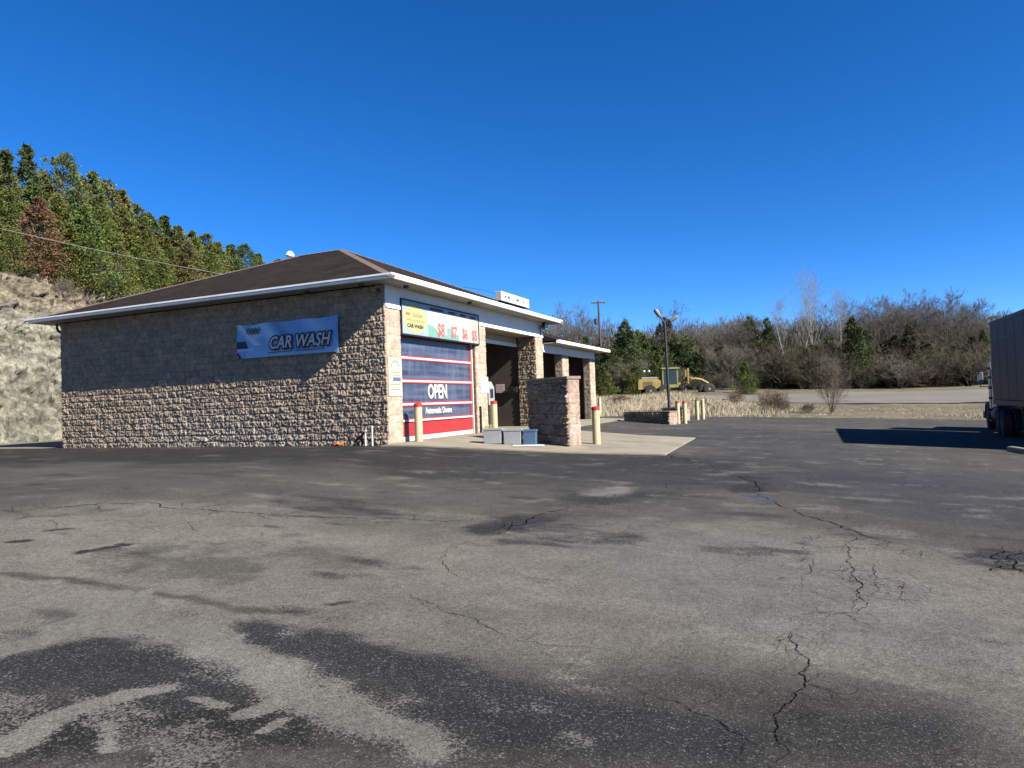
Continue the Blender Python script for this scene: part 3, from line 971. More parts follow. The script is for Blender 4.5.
# soffit and gutters (K-style profile swept round)
h = MB()
h.box(GX0+.1, GX1-.10, GY0+.10, -.07, HS, HS+.03)
h.box(.02, GX1-.10, -.069, GY1-.02, HS, HS+.03)
h.box(GX0+.1, XW-.02, -.069, GY1-.02, HS, HS+.03)
h.build('soffit', 'soffit', B)
h = MB()
for i in range(0):
    y = -.55+i*.28
    h.box(.05, GX1-.12, y, y+.02, HS-.006, HS-.001)
for i in range(0):
    x = 0
    h.box(x, x+.02, GY0+.12, -.09, HS-.006, HS-.001)
PROF = [(0, 0), (.085, 0), (.10, .02), (.102, .055), (.122, .09), (.122, .135), (.112, .135), (0, .125)]
def gutter(p, q, out, name='gutter', parent=B):
    mb = MB()
    p, q, out = Vector(p), Vector(q), Vector(out)
    d = (q-p).normalized()
    n = len(PROF)
    vs = []
    for e, s in ((p, -1), (q, 1)):
        for a, b2 in PROF:
            vs.append(e+out*a+Vector((0, 0, b2)))
    fs = [(i, (i+1) % n, (i+1) % n+n, i+n) for i in range(n)]+[tuple(range(n)), tuple(range(n, 2*n))]
    mb.add(vs, fs)
    return mb.build(name, 'gutter', parent)
gutter((GX0-.0, GY0+.12, HS), (GX1-.003, GY0+.12, HS), (0, -1, 0))
gutter((GX1-.12, GY0+.0, HS), (GX1-.12, GY1, HS), (1, 0, 0))
gutter((GX0+.12, GY0+.003, HS), (GX0+.12, GY1, HS), (-1, 0, 0))
h = MB()
h.box(GX1-.2, GX1-.12, GY0+.2, GY1, HS+.031, HS+.06)
h.box(GX0, GX1, GY1-.02, GY1+.02, HS-.01, ZR+.0)
h.build('fascia', 'gutter', B)
# downspout elbow at the far left end of the long wall
dsn = MB()
dsn.tube([(XW-.24, .05, HS+.0), (XW-.24, .05, HS-.14), (XW-.20, .06, HS-.24), (XW-.06, .10, HS-.34), (XW-.05, .12, HS-.45), (XW-.05, .12, .1)], .045, 10)
dsn.build('downspout', 'darkgrey', B, smooth=True)

# low roof over the self-service bays: hip off the tall block
LZ = 3.53
lx0, lx1, ly0, ly1 = -8.2, .74, 11.9, 19.95
h = MB()
roof_faces(h, [[(lx1, ly0, LZ+.1), (lx1, ly1, LZ+.1), (-3.0, ly1-3.2, LZ+1.35), (-3.0, ly0, LZ+1.35)],
               [(lx1, ly1, LZ+.1), (lx0, ly1, LZ+.1), (-4.6, ly1-3.2, LZ+1.35), (-3.0, ly1-3.2, LZ+1.35)],
               [(lx0, ly1, LZ+.1), (lx0, ly0, LZ+.1), (-4.6, ly0, LZ+1.35), (-4.6, ly1-3.2, LZ+1.35)],
               [(-3.0, ly0, LZ+1.35), (-3.0, ly1-3.2, LZ+1.35), (-4.6, ly1-3.2, LZ+1.35), (-4.6, ly0, LZ+1.35)],
               [(lx1, ly0, LZ+.1), (-3.0, ly0, LZ+1.35), (-4.6, ly0, LZ+1.35), (lx0, ly0, LZ+.1)],
               [(lx1, ly0, LZ+.1), (lx0, ly0, LZ+.1), (lx0, ly1, LZ+.1), (lx1, ly1, LZ+.1)]])
lr = h.build('roof', 'shingles', B)
uv_planar(lr)
h = MB()
h.box(.02, lx1-.13, 11.9, ly1-.03, LZ-.005, LZ+.03)
h.build('soffit', 'soffit', B)
gutter((lx1-.122, 11.87, LZ-.01), (lx1-.122, ly1, LZ-.01), (1, 0, 0))
gutter((lx0, ly1-.12, LZ-.01), (lx1-.004, ly1-.12, LZ-.01), (0, 1, 0))

# roll-up bay door: five sections, glass above, red panel below
dr = MB()
DX, DY0, DY1 = -.20, .76, 5.43
DZ = [.03, .62, 1.10, 1.78, 2.46, 3.10]
dr.box(DX-.05, DX, DY0+.03, DY1-.03, DZ[0]+.14, DZ[1]-.06)
door = dr.build('roll_up_door', 'door_red', B)
g = MB()
for a, b2 in zip(DZ[1:-1], DZ[2:]):
    g.box(DX-.045, DX-.012, DY0+.06, DY1-.10, a+.055, b2-.055)
g.build('glass_panel', 'door_glass', door)
g = MB()
for z in DZ[1:-1]:
    g.box(DX-.04, DX+.014, DY0, DY1-.05, z-.030, z+.030)
g.box(DX-.04, DX+.014, DY0, DY1-.05, DZ[0], DZ[0]+.135)
g.build('white_rail', 'door_white', door)
g = MB()
for a, b2 in zip(DZ[1:-1], DZ[2:]):
    g.box(DX-.03, DX+.006, DY0+.0, DY1-.05, a+.031, a+.065)
    g.box(DX-.03, DX+.006, DY0+.0, DY1-.05, b2-.065, b2-.031)
    g.box(DX-.03, DX+.004, DY0, DY0+.06, a+.076, b2-.076)
    g.box(DX-.03, DX+.004, DY1-.13, DY1-.05, a+.076, b2-.076)
g.build('red_frame', 'door_red', door)
g = MB()
g.box(DX-.1, DX+.05, DY1-.045, DY1+.02, .02, 3.10)
g.build('door_track', 'door_white', door)
text_mesh('lettering_open', 'OPEN', .60, 'door_white', door, (DX+.004, 3.06, 1.45), (0, 1, 0), (0, 0, 1), .012, 0, .020, xs=.78)
text_mesh('lettering_small', 'Automatic Doors', .255, 'door_white', door, (DX+.004, 3.10, .88), (0, 1, 0), (0, 0, 1), .01, 0, .010, xs=.90)
# ------------------------------------------------------------------ apron slab
def build_slab():
    poly = [(.02, -.42), (7.21, 1.2), (6.93, 7.64), (3.6, 8.4), (1.6, 19.4), (.02, 19.4)]
    mb = MB()
    vs = []
    # conforming strips: subdivide across the slope
    xs = [.02, .3, .8, 1.6, 2.4, 3.2, 4.0, 4.8, 5.0, 5.8, 6.4, 6.93, 7.21]
    def ylim(x):
        lo = -.42+(x-.02)/(7.21-.02)*1.62
        hi = float(np.interp(x, [0, 1.6, 1.61, 3.6, 6.93, 7.21], [19.4, 19.4, 9.0, 8.4, 7.64, 1.2+.01]))
        return lo, hi
    for i in range(len(xs)-1):
        a, b = xs[i], xs[i+1]
        for (l1, h1), (l2, h2) in [(ylim(a), ylim(b))] if a != 1.6 else [(ylim(1.61), ylim(b))]:
            za, zb = float(Gx(a))+.035, float(Gx(b))+.035
            vs = [(a, l1, za), (b, l2, zb), (b, h2, zb), (a, h1, za), (a, l1, za-.3), (b, l2, zb-.3), (b, h2, zb-.3), (a, h1, za-.3)]
            mb.add(vs, [(0, 1, 2, 3), (0, 4, 5, 1), (2, 6, 7, 3), (1, 5, 6, 2), (0, 3, 7, 4)])
    tag(mb.build('concrete_apron', 'concrete'), kind='structure')
    j = MB()
    for y in (2.6, 5.0):
        for a, b in zip(xs[1:-2], xs[2:-1]):
            za, zb = float(Gx(a))+.037, float(Gx(b))+.037
            j.add([(a, y, za), (b, y, zb), (b, y+.02, zb), (a, y+.02, za)], [(0, 1, 2, 3)])
    tag(j.build('apron_joint', 'ink'), kind='structure')
build_slab()

# ------------------------------------------------------------------ bollards
def make_bollard(name, r, hgt, band, band_mat):
    root = empty(name, (0, 0, 0))
    b = MB()
    b.lathe([(r, -.3), (r, hgt-band), (r, hgt-band+.001)], 18)
    b.build('post', 'yellow', root, smooth=True)
    b = MB()
    b.lathe([(r+.006, hgt-band), (r+.006, hgt-.03), (r*.8, hgt-.008), (r*.35, hgt)], 18)
    b.build('cap_band', band_mat, root, smooth=True)
    return root
BG = 'bollards guarding the wash bays and planters'
bol = make_bollard('bollard', .115, 1.10, .115, 'red')
for i, (x, y, lab) in enumerate([
        (.26, 1.12, 'cream bollard with red top, in front of the red roll-up door'),
        (.20, 6.30, 'cream bollard with red top, beside the pier of the open second bay'),
        (4.80, 3.46, 'cream bollard with red top, right of the free-standing dark stone wall')]):
    o = bol if i == 0 else copy_tree(bol)
    o.location = (x, y, float(Gx(x))+.03)
    tag(o, lab, 'bollard', BG)
bol2 = make_bollard('bollard', .10, 1.10, .11, 'faded_red')
for i, (x, y, lab) in enumerate([
        (4.62, 17.47, 'thin pale bollard with red cap by the first planter end, the nearer of its pair'),
        (4.86, 17.95, 'thin pale bollard with red cap by the first planter end, the farther of its pair')]):
    o = bol2 if i == 0 else copy_tree(bol2)
    o.location = (x, y, float(Gx(x)))
    tag(o, lab, 'bollard', BG)
bol3 = make_bollard('bollard', .10, 1.10, .05, 'dark')
bol4 = make_bollard('bollard', .10, 1.12, .05, 'yellow')
for o, x, y, lab in ((bol3, 4.72, 22.7, 'far pale bollard with dark cap at the planter end by the lot edge'),
                     (bol4, 4.85, 23.9, 'far pale bollard without any coloured cap at the lot edge'),
                     (copy_tree(bol4), -1.3, 24.4, 'lone pale bollard beyond the last pillar of the low bays')):
    o.location = (x, y, float(T(x, y)))
    tag(o, lab, 'bollard', BG)

# ------------------------------------------------------------------ free-standing stone wall and low planters
DARKPAL = [(.50, .39, .29), (.36, .295, .23), (.57, .44, .33), (.50, .36, .265)]
ENDPAL = [(.50, .39, .30), (.52, .37, .30), (.46, .37, .295), (.56, .39, .32)]
def stone_wall(name, label, x, y, th, length, thick, h, cat, capmat='concrete', cap=.07, seed=1, group=None):
    """origin at the near right-hand corner; length runs back to the left"""
    zb = float(T(x, y))
    root = empty(name, (x, y, zb), -th, label, cat, group)
    core = MB()
    core.box(-length+.03, -.03, .03, thick-.03, -.3, h-cap-.01)
    body = core.build('wall_core', 'block', root)
    a = body.data.color_attributes.new('tone', 'FLOAT_COLOR', 'POINT')
    for d in a.data:
        d.color = (.16, .135, .115, 1)
    wall_panel('stone_face', (-length, 0, -.25), (1, 0, 0), length, h+.25-cap, root, seed, .085, .020, DARKPAL, None, 1.45)
    wall_panel('stone_end', (0, 0, -.25), (0, 1, 0), thick, h+.25-cap, root, seed+1, .016, .022, ENDPAL, None, 1.45)
    wall_panel('stone_end', (-length, thick, -.25), (0, -1, 0), thick, h+.25-cap, root, seed+2, .016, .03, DARKPAL)
    wall_panel('stone_face', (0, thick, -.25), (-1, 0, 0), length, h+.25-cap, root, seed+3, .03, .03, ENDPAL)
    if cap:
        c_ = MB()
        c_.box(-length-.03, .03, -.03, thick+.03, h-cap, h)
        c_.build('cap_stone', capmat, root, bevel=.008)
    return root
stone_wall('stone_screen_wall', 'short free-standing wall of rough dark stone blocks with a flat cap, before the open bays', 4.43, 2.13, rad(31), 1.86, .44, 1.97, 'wall', 'tan_cap', .08, 31)
pl1 = stone_wall('stone_planter', 'low dark stone planter box with the pole standing behind it', 4.42, 16.45, rad(26), 2.75, .6, .62, 'planter', 'tan_cap', .05, 41)
pl2 = stone_wall('stone_planter', 'smaller low stone planter half hidden behind the red-capped bollard pair', 4.22, 21.0, rad(24), 1.3, .7, .68, 'planter', 'tan_cap', .05, 45)
def mulch(root, L_, th_, h_, seed):
    r_ = random.Random(seed)
    mb = MB()
    for i in range(260):
        x, y = -r_.uniform(.05, L_-.05), r_.uniform(.05, th_-.05)
        a, l = r_.uniform(0, 6.28), r_.uniform(.04, .16)
        z = h_+r_.uniform(0, .03)
        d = Vector((math.cos(a), math.sin(a), r_.uniform(-.1, .6)))*l
        s = Vector((-math.sin(a), math.cos(a), 0))*.02
        p = Vector((x, y, z))
        mb.add([p-s, p+s, p+d], [(0, 1, 2)])
    tag(mb.build('dead_plant_litter', 'trunk_brown', root), kind='stuff')
mulch(pl1, 2.75, .6, .62, 3)
mulch(pl2, 1.3, .7, .68, 4)

# ------------------------------------------------------------------ tubs by the stone wall
def tub(name, label, x, y, rz, w, d, h, mat_, cat, group=None):
    z = float(Gx(x))+.035
    root = empty(name, (x, y, z), rz, label, cat, group)
    t = .03
    b = MB()
    lo, hi = .93, 1.0
    def ring(s, zz):
        return [(-w/2*s, -d/2*s, zz), (w/2*s, -d/2*s, zz), (w/2*s, d/2*s, zz), (-w/2*s, d/2*s, zz)]
    vs = ring(lo, 0)+ring(hi, h)+ring(hi*.9, h)+ring(lo*.88, .06)
    fs = [(0, 3, 2, 1)]
    for k in range(3):
        for i in range(4):
            fs.append((k*4+i, k*4+(i+1) % 4, k*4+4+(i+1) % 4, k*4+4+i))
    fs.append((12, 13, 14, 15))
    b.add(vs, fs)
    b.build('tub_body', mat_, root, bevel=.012)
    r_ = MB()
    for s1 in ((-w/2-.012, w/2+.012, -d/2-.012, -d/2+.012), (-w/2-.012, w/2+.012, d/2-.012, d/2+.012),
               (-w/2-.012, -w/2+.012, -d/2+.0125, d/2-.0125), (w/2-.012, w/2+.012, -d/2+.0125, d/2-.0125)):
        r_.box(*s1, h-.04, h+.006)
    r_.build('tub_rim', mat_, root)
    return root
t1 = tub('storage_tub', 'pale grey tub at the far left of the row, tufts of weed on its rim', 2.36, 1.66, rad(15), .52, .42, .42, 'pale_grey', 'tub', 'grey tubs by the stone wall')
t2 = tub('storage_tub', 'pale grey tub in the middle, between another grey tub and the blue one', 2.90, 1.80, rad(15), .50, .42, .42, 'pale_grey', 'tub', 'grey tubs by the stone wall')
t3 = tub('storage_tub', 'dull blue plastic tub against the dark stone wall', 3.36, 1.92, rad(15), .36, .40, .42, 'blue_plastic', 'tub')
r_ = random.Random(8)
wd = MB()
for i in range(60):
    p = Vector((r_.uniform(-.2, -.02), r_.uniform(-.2, -.05), .45))
    d = Vector((r_.uniform(-.05, .05), r_.uniform(-.05, .05), r_.uniform(.04, .10)))
    s = Vector((.008, .004, 0))
    wd.add([p-s, p+s, p+d], [(0, 1, 2)])
weeds_o = wd.build('weed_tuft', 'foliage', t1)
weeds_o.color = (.28, .26, .05, 1)
weeds_o['kind'] = 'stuff'
def attr_white(o):
    a = o.data.color_attributes.new('tone', 'FLOAT_COLOR', 'POINT')
    a.data.foreach_set('color', np.ones(len(o.data.vertices)*4, np.float32))
attr_white(weeds_o)
b = MB()
b.box(-.45, .45, -.035, .035, 0, .035)
pk = b.build('wooden_stake', 'pvc', None, bevel=.006)
pk.location = (3.55, 1.30, float(Gx(3.55))+.06)
pk.rotation_euler = (0, rad(2.5), rad(40))
tag(pk, 'short white stick lying on the apron before the stone wall', 'stick')

# ------------------------------------------------------------------ signs on the building
# long menu board over the door
S = empty('menu_sign', (.035, 3.18, 3.12), 0, 'long menu board with yellow oval and red prices over the red door', 'sign')
W0, W1, HB = -2.41, 2.41, .955
b = MB()
b.box(-.03, .0, W0, W1, 0, HB)
b.build('board', 'sign_cream', S)
b = MB()
for y0, y1, z0, z1 in ((W0-.04, W1+.04, HB, HB+.045), (W0-.04, W1+.04, -.05, -.002), (W0-.04, W0, -.002, HB), (W1, W1+.04, -.002, HB)):
    b.box(-.03, .02, y0, y1, z0, z1)
b.build('sign_frame', 'black', S)
def panel(name, mat_, y0, y1, z0, z1, x=.003):
    p = MB()
    p.box(-.001, x, y0, y1, z0, z1)
    return p.build(name, mat_, S)
panel('blue_header', 'sign_slate', W0+.001, W1-.001, HB-.16, HB-.002, .0035)
panel('sky_panel', 'sign_sky', W0+.001, -.97, .002, HB-.163, .003)
for i, (a, b2, m_) in enumerate(((-.965, .19, 'sign_cream'), (.20, .97, 'sign_cream'), (.98, 1.70, 'sign_cream'), (1.71, 2.405, 'sign_pink'))):
    panel('menu_column', m_, a, b2, .002, HB-.163, .003)
    r_ = random.Random(i)
    p = MB()
    for k in range(9):
        z = HB-.22-k*.048
        p.box(.003, .0045, a+.08, a+.08+r_.uniform(.25, .7)*(b2-a), z, z+.014)
    p.build('menu_text', 'grey_ink', S)
    p = MB()
    p.box(.0035, .0055, a+.12, b2-.2, HB-.12, HB-.05)
    p.build('column_heading', 'navy', S)
def wave(y0, y1, h0, h1, mat_):
    n = 24
    poly = [(y0, .003)]+[(y0+(y1-y0)*i/n, h0+(h1-h0)*i/n+.05*math.sin(i/n*7)) for i in range(n+1)]+[(y1, .003)]
    p = MB()
    p.prism(poly, 'x', .0032, .005)
    p.build('green_wave', mat_, S)
wave(-.96, .19, .36, .10, 'sign_teal')
wave(.20, .97, .34, .18, 'sign_teal')
p = MB()
n = 48
p.prism([(-1.70+.66*math.cos(2*PI*i/n), .46+.40*math.sin(2*PI*i/n)) for i in range(n)], 'x', .003, .0065)
p.build('yellow_oval', 'sign_yellow', S)
text_mesh('oval_lettering', 'CAR WASH', .15, 'navy', S, (.008, -1.70, .245), (0, 1, 0), (0, 0, 1), .003, 0, .006, xs=1.15)
p = MB()
r_ = random.Random(3)
def scrib(y, z, l, a, seed):
    rr = random.Random(seed)
    pts = [Vector((.009, y+l*i/14, z+a*math.sin(i*1.9+rr.random())*(.4+.6*rr.random()))) for i in range(15)]
    p.tube(pts, .008, 4)
scrib(-2.15, .42, .28, .03, 1)
scrib(-1.80, .41, .62, .03, 2)
p.build('oval_script', 'price_red', S)
p = MB()
p.box(.0065, .008, -2.20, -1.98, .55, .62)
p.build('oval_word', 'price_red', S)
p = MB()
scrib(-1.85, .60, .60, .05, 5)
scrib(-1.80, .54, .5, .01, 6)
p.build('oval_drawing', 'green_ink', S)
for y, t, sz in ((-.20, '$8', .56), (.64, '$7', .50), (1.40, '$6', .48), (2.10, '$5', .48)):
    text_mesh('price', t, sz, 'price_red', S, (.009, y, .24), (0, 1, 0), (0, 0, 1), .004, 0, .011, xs=.8)

# banner on the long wall, slightly rippled, blue with pale swathes
def build_banner():
    root = empty('car_wash_banner', (-3.40, -.075, 3.16), 0, 'blue banner reading CAR WASH hung on the long block wall under the eave', 'banner')
    Wd, Hd = 3.78, 1.02
    U, V = np.meshgrid(np.linspace(-Wd/2, Wd/2, 190), np.linspace(-Hd/2, Hd/2, 56))
    u, v = U/Wd+.5, V/Hd+.5
    sag = -.035*np.sin(u*PI*3)**2*(v > .5)*(v-.5)*2
    Y = -.02-.018*np.sin(u*17+v*6)*(.3+v)-.02*fbm(u*5, v*3, 3, 81)
    C = np.ones(U.shape+(3,))*np.array([.12, .28, .52])
    def band(cond, rgb, s=1.0):
        k = np.clip(cond, 0, 1)[..., None]*s
        C[:] = C*(1-k)+np.array(rgb)*k
    ph = u+.25*v
    band(np.exp(-((ph-.50)/.07)**2), (.36, .52, .68), .8)
    band(np.exp(-((ph-.98)/.10)**2), (.26, .45, .70), .7)
    band(np.exp(-((ph-.64)/.05)**2), (.06, .16, .36), .7)
    band(np.clip((.45-v)*3, 0, 1)*(u > .1), (.22, .40, .64), .7)
    band(np.exp(-((u-.30*(1-v)-.02)/.04)**2)*(v > .35), (.50, .62, .74), .7)
    band((np.hypot((u-.20)/.085, (v-.76)/.20) < 1)*1.0, (.34, .46, .58), .8)
    band(((v > .29) & (v < .50) & (u < .115-.10*(v-.29)))*1.0, (.01, .018, .06))
    band(((v < .17) & (u < .02+.03*(1-v/.17)))*1.0, (.01, .018, .06))
    band(((v > .20) & (v < .28) & (u < .17))*1.0, (.40, .50, .62), .6)
    C *= 2.1
    tag(sheet('banner_sheet', U, Y, V+sag, 'print', C, parent=root), None)
    text_mesh('lettering_outline', 'CAR WASH', .50, 'navy', root, (.52, -.095, -.14), (1, 0, 0), (0, 0, 1), .006, .28, .055, xs=.86)
    text_mesh('lettering', 'CAR WASH', .50, 'banner_white', root, (.52, -.103, -.14), (1, 0, 0), (0, 0, 1), .006, .28, .006, xs=.86)
    p = MB()
    p.box(-.62, .28, -.09, -.085, -.405, -.385)
    p.box(.40, 1.45, -.09, -.085, -.405, -.385)
    p.build('underline', 'navy', root)
    p = MB()
    for j in range(3):
        rr = random.Random(j+7)
        pts = [Vector((-1.45+.9*.6*i/16+.0, -.085, .22+.06*j+.045*math.sin(i*1.7+j))) for i in range(17)]
        p.tube(pts, .011, 4)
    p.build('emblem_script', 'ink', root)
    for sx, sz in ((-1, 1), (1, 1), (-1, -1), (1, -1)):
        p = MB()
        p.lathe([(.02, -.06), (.02, .03)], 8, (sx*1.85, 0, sz*.47), 'y')
        p.build('grommet', 'chrome', root)
MAT['print'] = attrmat('banner_print', rough=.5, grain=(.95, 1.05), gscale=5, bmp=0)
build_banner()

# small notices
S2 = empty('notice_board', (.022, .38, 1.33), 0, 'tall cream notice board on the corner pier left of the door', 'sign')
b = MB()
b.box(-.02, .0, -.33, .33, 0, 1.08)
b.build('board', 'cream_board', S2)
b = MB()
n = 20
for i in range(n):
    t0, t1 = PI*i/n, PI*(i+1)/n
    r0, r1 = .17, .20
    b.add([(.003, r*math.cos(t), .80+r*math.sin(t)) for r, t in ((r0, t0), (r1, t0), (r1, t1), (r0, t1))], [(0, 1, 2, 3)])
b.build('arch_drawing', 'green_ink', S2)
b = MB()
for z in (.18, .25, .32, .58, .66):
    b.box(.0, .003, -.24, .22, z, z+.02)
b.box(.0, .003, -.12, .26, .42, .53)
b.build('printed_lines', 'green_ink', S2)
b = MB()
b.box(.003, .005, -.10, .24, .44, .51)
b.build('blue_picture', 'sign_blue', S2)
S3 = empty('paper_notice', (.02, 5.98, 1.41), 0, 'small white printed notice on the pier right of the red door', 'sign')
b = MB()
b.box(-.018, 0, -.30, .30, 0, .57)
b.build('board', 'paper', S3)
b = MB()
for k in range(6):
    b.box(0, .003, -.23, .23-.05*(k % 3), .07+.08*k, .085+.08*k)
b.build('printed_lines', 'grey_ink', S3)
S4 = empty('wall_notice', (-1.72, 11.05, 1.48), 0, 'pinkish notice on the dark inner wall of the open bay', 'sign')
b = MB()
b.box(-.2, .2, -.02, 0, 0, .36)
b.build('board', 'sign_pink', S4)
b = MB()
for k in range(4):
    b.box(-.15, .15, -.024, -.0205, .06+.07*k, .08+.07*k)
b.build('printed_lines', 'grey_ink', S4)
S5 = empty('control_box', (-1.12, 11.05, 1.45), 0, 'small black wall box beside the pinkish notice in the open bay', 'box')
b = MB()
b.box(-.22, .22, -.12, 0, 0, .26)
b.build('housing', 'black', S5, bevel=.015)
b = MB()
b.lathe([(.03, 0), (.03, .05)], 10, (.1, -.17, .13), 'y')
b.build('knob', 'darkgrey', S5)
# payment terminal at the mouth of the second bay
S6 = empty('payment_kiosk', (-.95, 8.10, .02), 0, 'grey payment machine with a black screen inside the open bay', 'kiosk')
b = MB()
b.box(-.2, .2, -.2, .2, 0, .95)
b.build('pedestal', 'darkgrey', S6, bevel=.01)
b = MB()
b.prism([(-.22, .95), (.22, .95), (.22, 1.62), (.10, 1.86), (-.22, 1.86)], 'y', -.26, .26)
b.build('housing', 'pale_grey', S6, bevel=.012)
b = MB()
b.box(.221, .228, -.13, .13, 1.22, 1.56)
b.build('screen', 'black', S6)
b = MB()
b.box(-.13, .13, -.268, -.261, 1.15, 1.6)
b.build('side_panel', 'black', S6)
# rooftop light-box sign
S7 = empty('roof_sign', (-.42, 9.72, 4.86), 0, 'white box sign standing on the roof above the open bay', 'sign')
b = MB()
b.box(-.11, .15, -1.42, 1.42, .14, .51)
b.build('sign_box', 'paper', S7, bevel=.012)
b = MB()
for y0, y1, z0, z1 in ((-1.25, 1.25, .43, .445), (-1.25, 1.25, .22, .235), (-1.25, -1.235, .236, .429), (1.235, 1.25, .236, .429)):
    b.box(.150, .156, y0, y1, z0, z1)
b.build('border_line', 'grey_ink', S7)
for y, w in ((-1.1, .12), (-.8, .2), (.05, .14), (.2, .1), (.72, .1)):
    b = MB()
    b.box(.150, .156, y, y+w, .29, .37)
    b.build('worn_letter', 'ink', S7)
for y in (-1.1, 1.1):
    b = MB()
    b.tube([(0, y, .13), (0, y, -.35)], .025, 8)
    b.build('mounting_post', 'darkgrey', S7)
b = MB()
b.tube([(-.1, -1.42, .42), (-.4, -2.0, .52), (-.9, -2.6, .60)], .008, 5)
b.build('supply_cable', 'dark', S7)
# floodlight under the end of the high eave, dome camera at the corner
S8 = empty('flood_light', (.03, 11.55, 4.05), 0, 'round black floodlight under the end of the high eave', 'light')
b = MB()
b.tube([(.0, 0, -.2), (.0, 0, .18), (.06, 0, .22)], .025, 8)
b.build('bracket', 'black', S8)
b = MB()
b.lathe([(.06, -.02), (.15, .05), (.17, .17), (.15, .19)], 16, (.10, -.05, .18), 'x')
b.build('lamp_head', 'black', S8, smooth=True)
b = MB()
b.lathe([(.14, .191), (.10, .215), (.02, .22)], 16, (.10, -.05, .18), 'x')
b.build('lens', 'lens', S8, smooth=True)
S9 = empty('security_camera', (-.10, -.05, 4.24), 0, 'small dark dome camera under the eave at the building corner', 'camera')
b = MB()
b.box(-.05, .05, -.03, .05, -.02, .14)
b.build('mount', 'pale_grey', S9)
b = MB()
b.lathe([(.02, -.10), (.06, -.07), (.075, -.02), (.07, .0)], 14, (0, -.09, .03))
b.build('dome', 'black', S9, smooth=True)
FX = 'small dark fixtures under the eaves'
for k, (x, y, lab) in enumerate(((-.45, -.42, 'tiny dark soffit fixture above the long wall beside the corner camera'),
                                 (-2.40, -.30, 'tiny dark soffit fixture above the long wall over the banner'),
                                 (.35, .55, 'tiny dark soffit fixture over the corner pier of the front'),
                                 (.38, 4.35, 'tiny dark soffit fixture over the menu board'))):
    b = MB()
    b.lathe([(.03, .0), (.075, -.012), (.075, -.06), (.05, -.075)], 12)
    o = b.build('soffit_fixture', 'black', None, smooth=True)
    o.location = (x, y, HS-.004)
    tag(o, lab, 'fixture', FX)
# pipes and clutter at the foot of the long wall
PG = 'white pipe stubs at the foot of the wall'
for k, (x, hh, lab) in enumerate(((-.655, .40, 'shorter white pipe stub with an elbow at the foot of the long wall'), (-.43, .52, 'taller white pipe stub nearest the building corner'))):
    b = MB()
    b.tube([(0, 0, -.2), (0, 0, hh)], .028, 10)
    if k == 0:
        b.tube([(0, 0, hh-.02), (.03, -.03, hh+.02), (.06, -.05, hh+.0)], .034, 10)
    else:
        b.lathe([(.038, hh-.05), (.038, hh+.02), (.02, hh+.03)], 10)
    o = b.build('pipe_stub', 'pvc', None, smooth=True)
    o.location = (x, -.16, 0)
    tag(o, lab, 'pipe', PG)
b = MB()
b.tube([(-1.05, -.12, .10), (-.70, -.12, .36)], .03, 6)
b.tube([(-1.12, -.13, .24), (-.98, -.13, .01)], .03, 6)
b.tube([(-.80, -.12, .28), (-.80, -.12, .0)], .03, 6)
o = b.build('pipe_brace', 'black', None)
tag(o, 'black slanting brace beside the white pipe stubs', 'brace')
b = MB()
b.tube([(-.14, 0, .04), (-.05, .03, .07), (.05, -.02, .05), (.13, .02, .06)], .045, 8)
b.tube([(-.05, .0, .02), (.02, -.06, .09)], .035, 8)
o = b.build('orange_hose_end', 'orange', None, smooth=True)
o.location = (-1.52, -.2, .0)
tag(o, 'crumpled orange scrap lying at the foot of the long wall', 'scrap')
b = MB()
b.box(-.03, .03, -.03, .03, 0, .92)
o = b.build('rubber_bumper', 'dark', None, bevel=.008)
o.location = (.045, 5.55, .03)
tag(o, 'dark upright rubber strip at the foot of the pier beside the door', 'bumper')
# kerb beside the trailer
b = MB()
b.prism([(-.09, -.15), (.09, -.15), (.09, .10), (.06, .12), (-.06, .12), (-.09, .10)], 'y', 0, 6.5)
o = b.build('concrete_kerb', 'concrete')
o.location = (15.6, 4.0, float(Gx(15.6)))
o.rotation_euler = (0, 0, rad(180+12))
o.location = (15.35, 6.45, float(Gx(15.3)))
tag(o, kind='structure')

# ------------------------------------------------------------------ utility wires over the hill, pole, lamp post
def wire(pts, r, label, group):
    P = []
    for i in range(33):
        t = i/32
        a, b2 = Vector(pts[0]), Vector(pts[1])
        p = a.lerp(b2, t)
        p.z -= 4*pts[2]*t*(1-t)
        P.append(p)
    mb = MB()
    mb.tube(P, r, 6)
    tag(mb.build('overhead_wire', 'wire', None, smooth=True), label, 'wire', group)
def pxp(px, py, D):
    p = CAMP+D*(_f+_r*(px-512)/FPX-_u*(py-384)/FPX)
    return tuple(float(q) for q in p)
wire((pxp(-40, 219, 27), pxp(228, 275, 31.5), .10), .011, 'thick pale cable running down to the car wash roof before the hillside cedars', 'overhead wires on the hillside')
wire((pxp(-40, 124, 31), pxp(228, 266, 32.5), .25), .004, 'thin high wire crossing the cedar tops on the hillside', 'overhead wires on the hillside')
wire((pxp(-40, 303, 27), pxp(140, 322, 31), .05), .006, 'thin low wire across the bare upper rock face', 'overhead wires on the hillside')
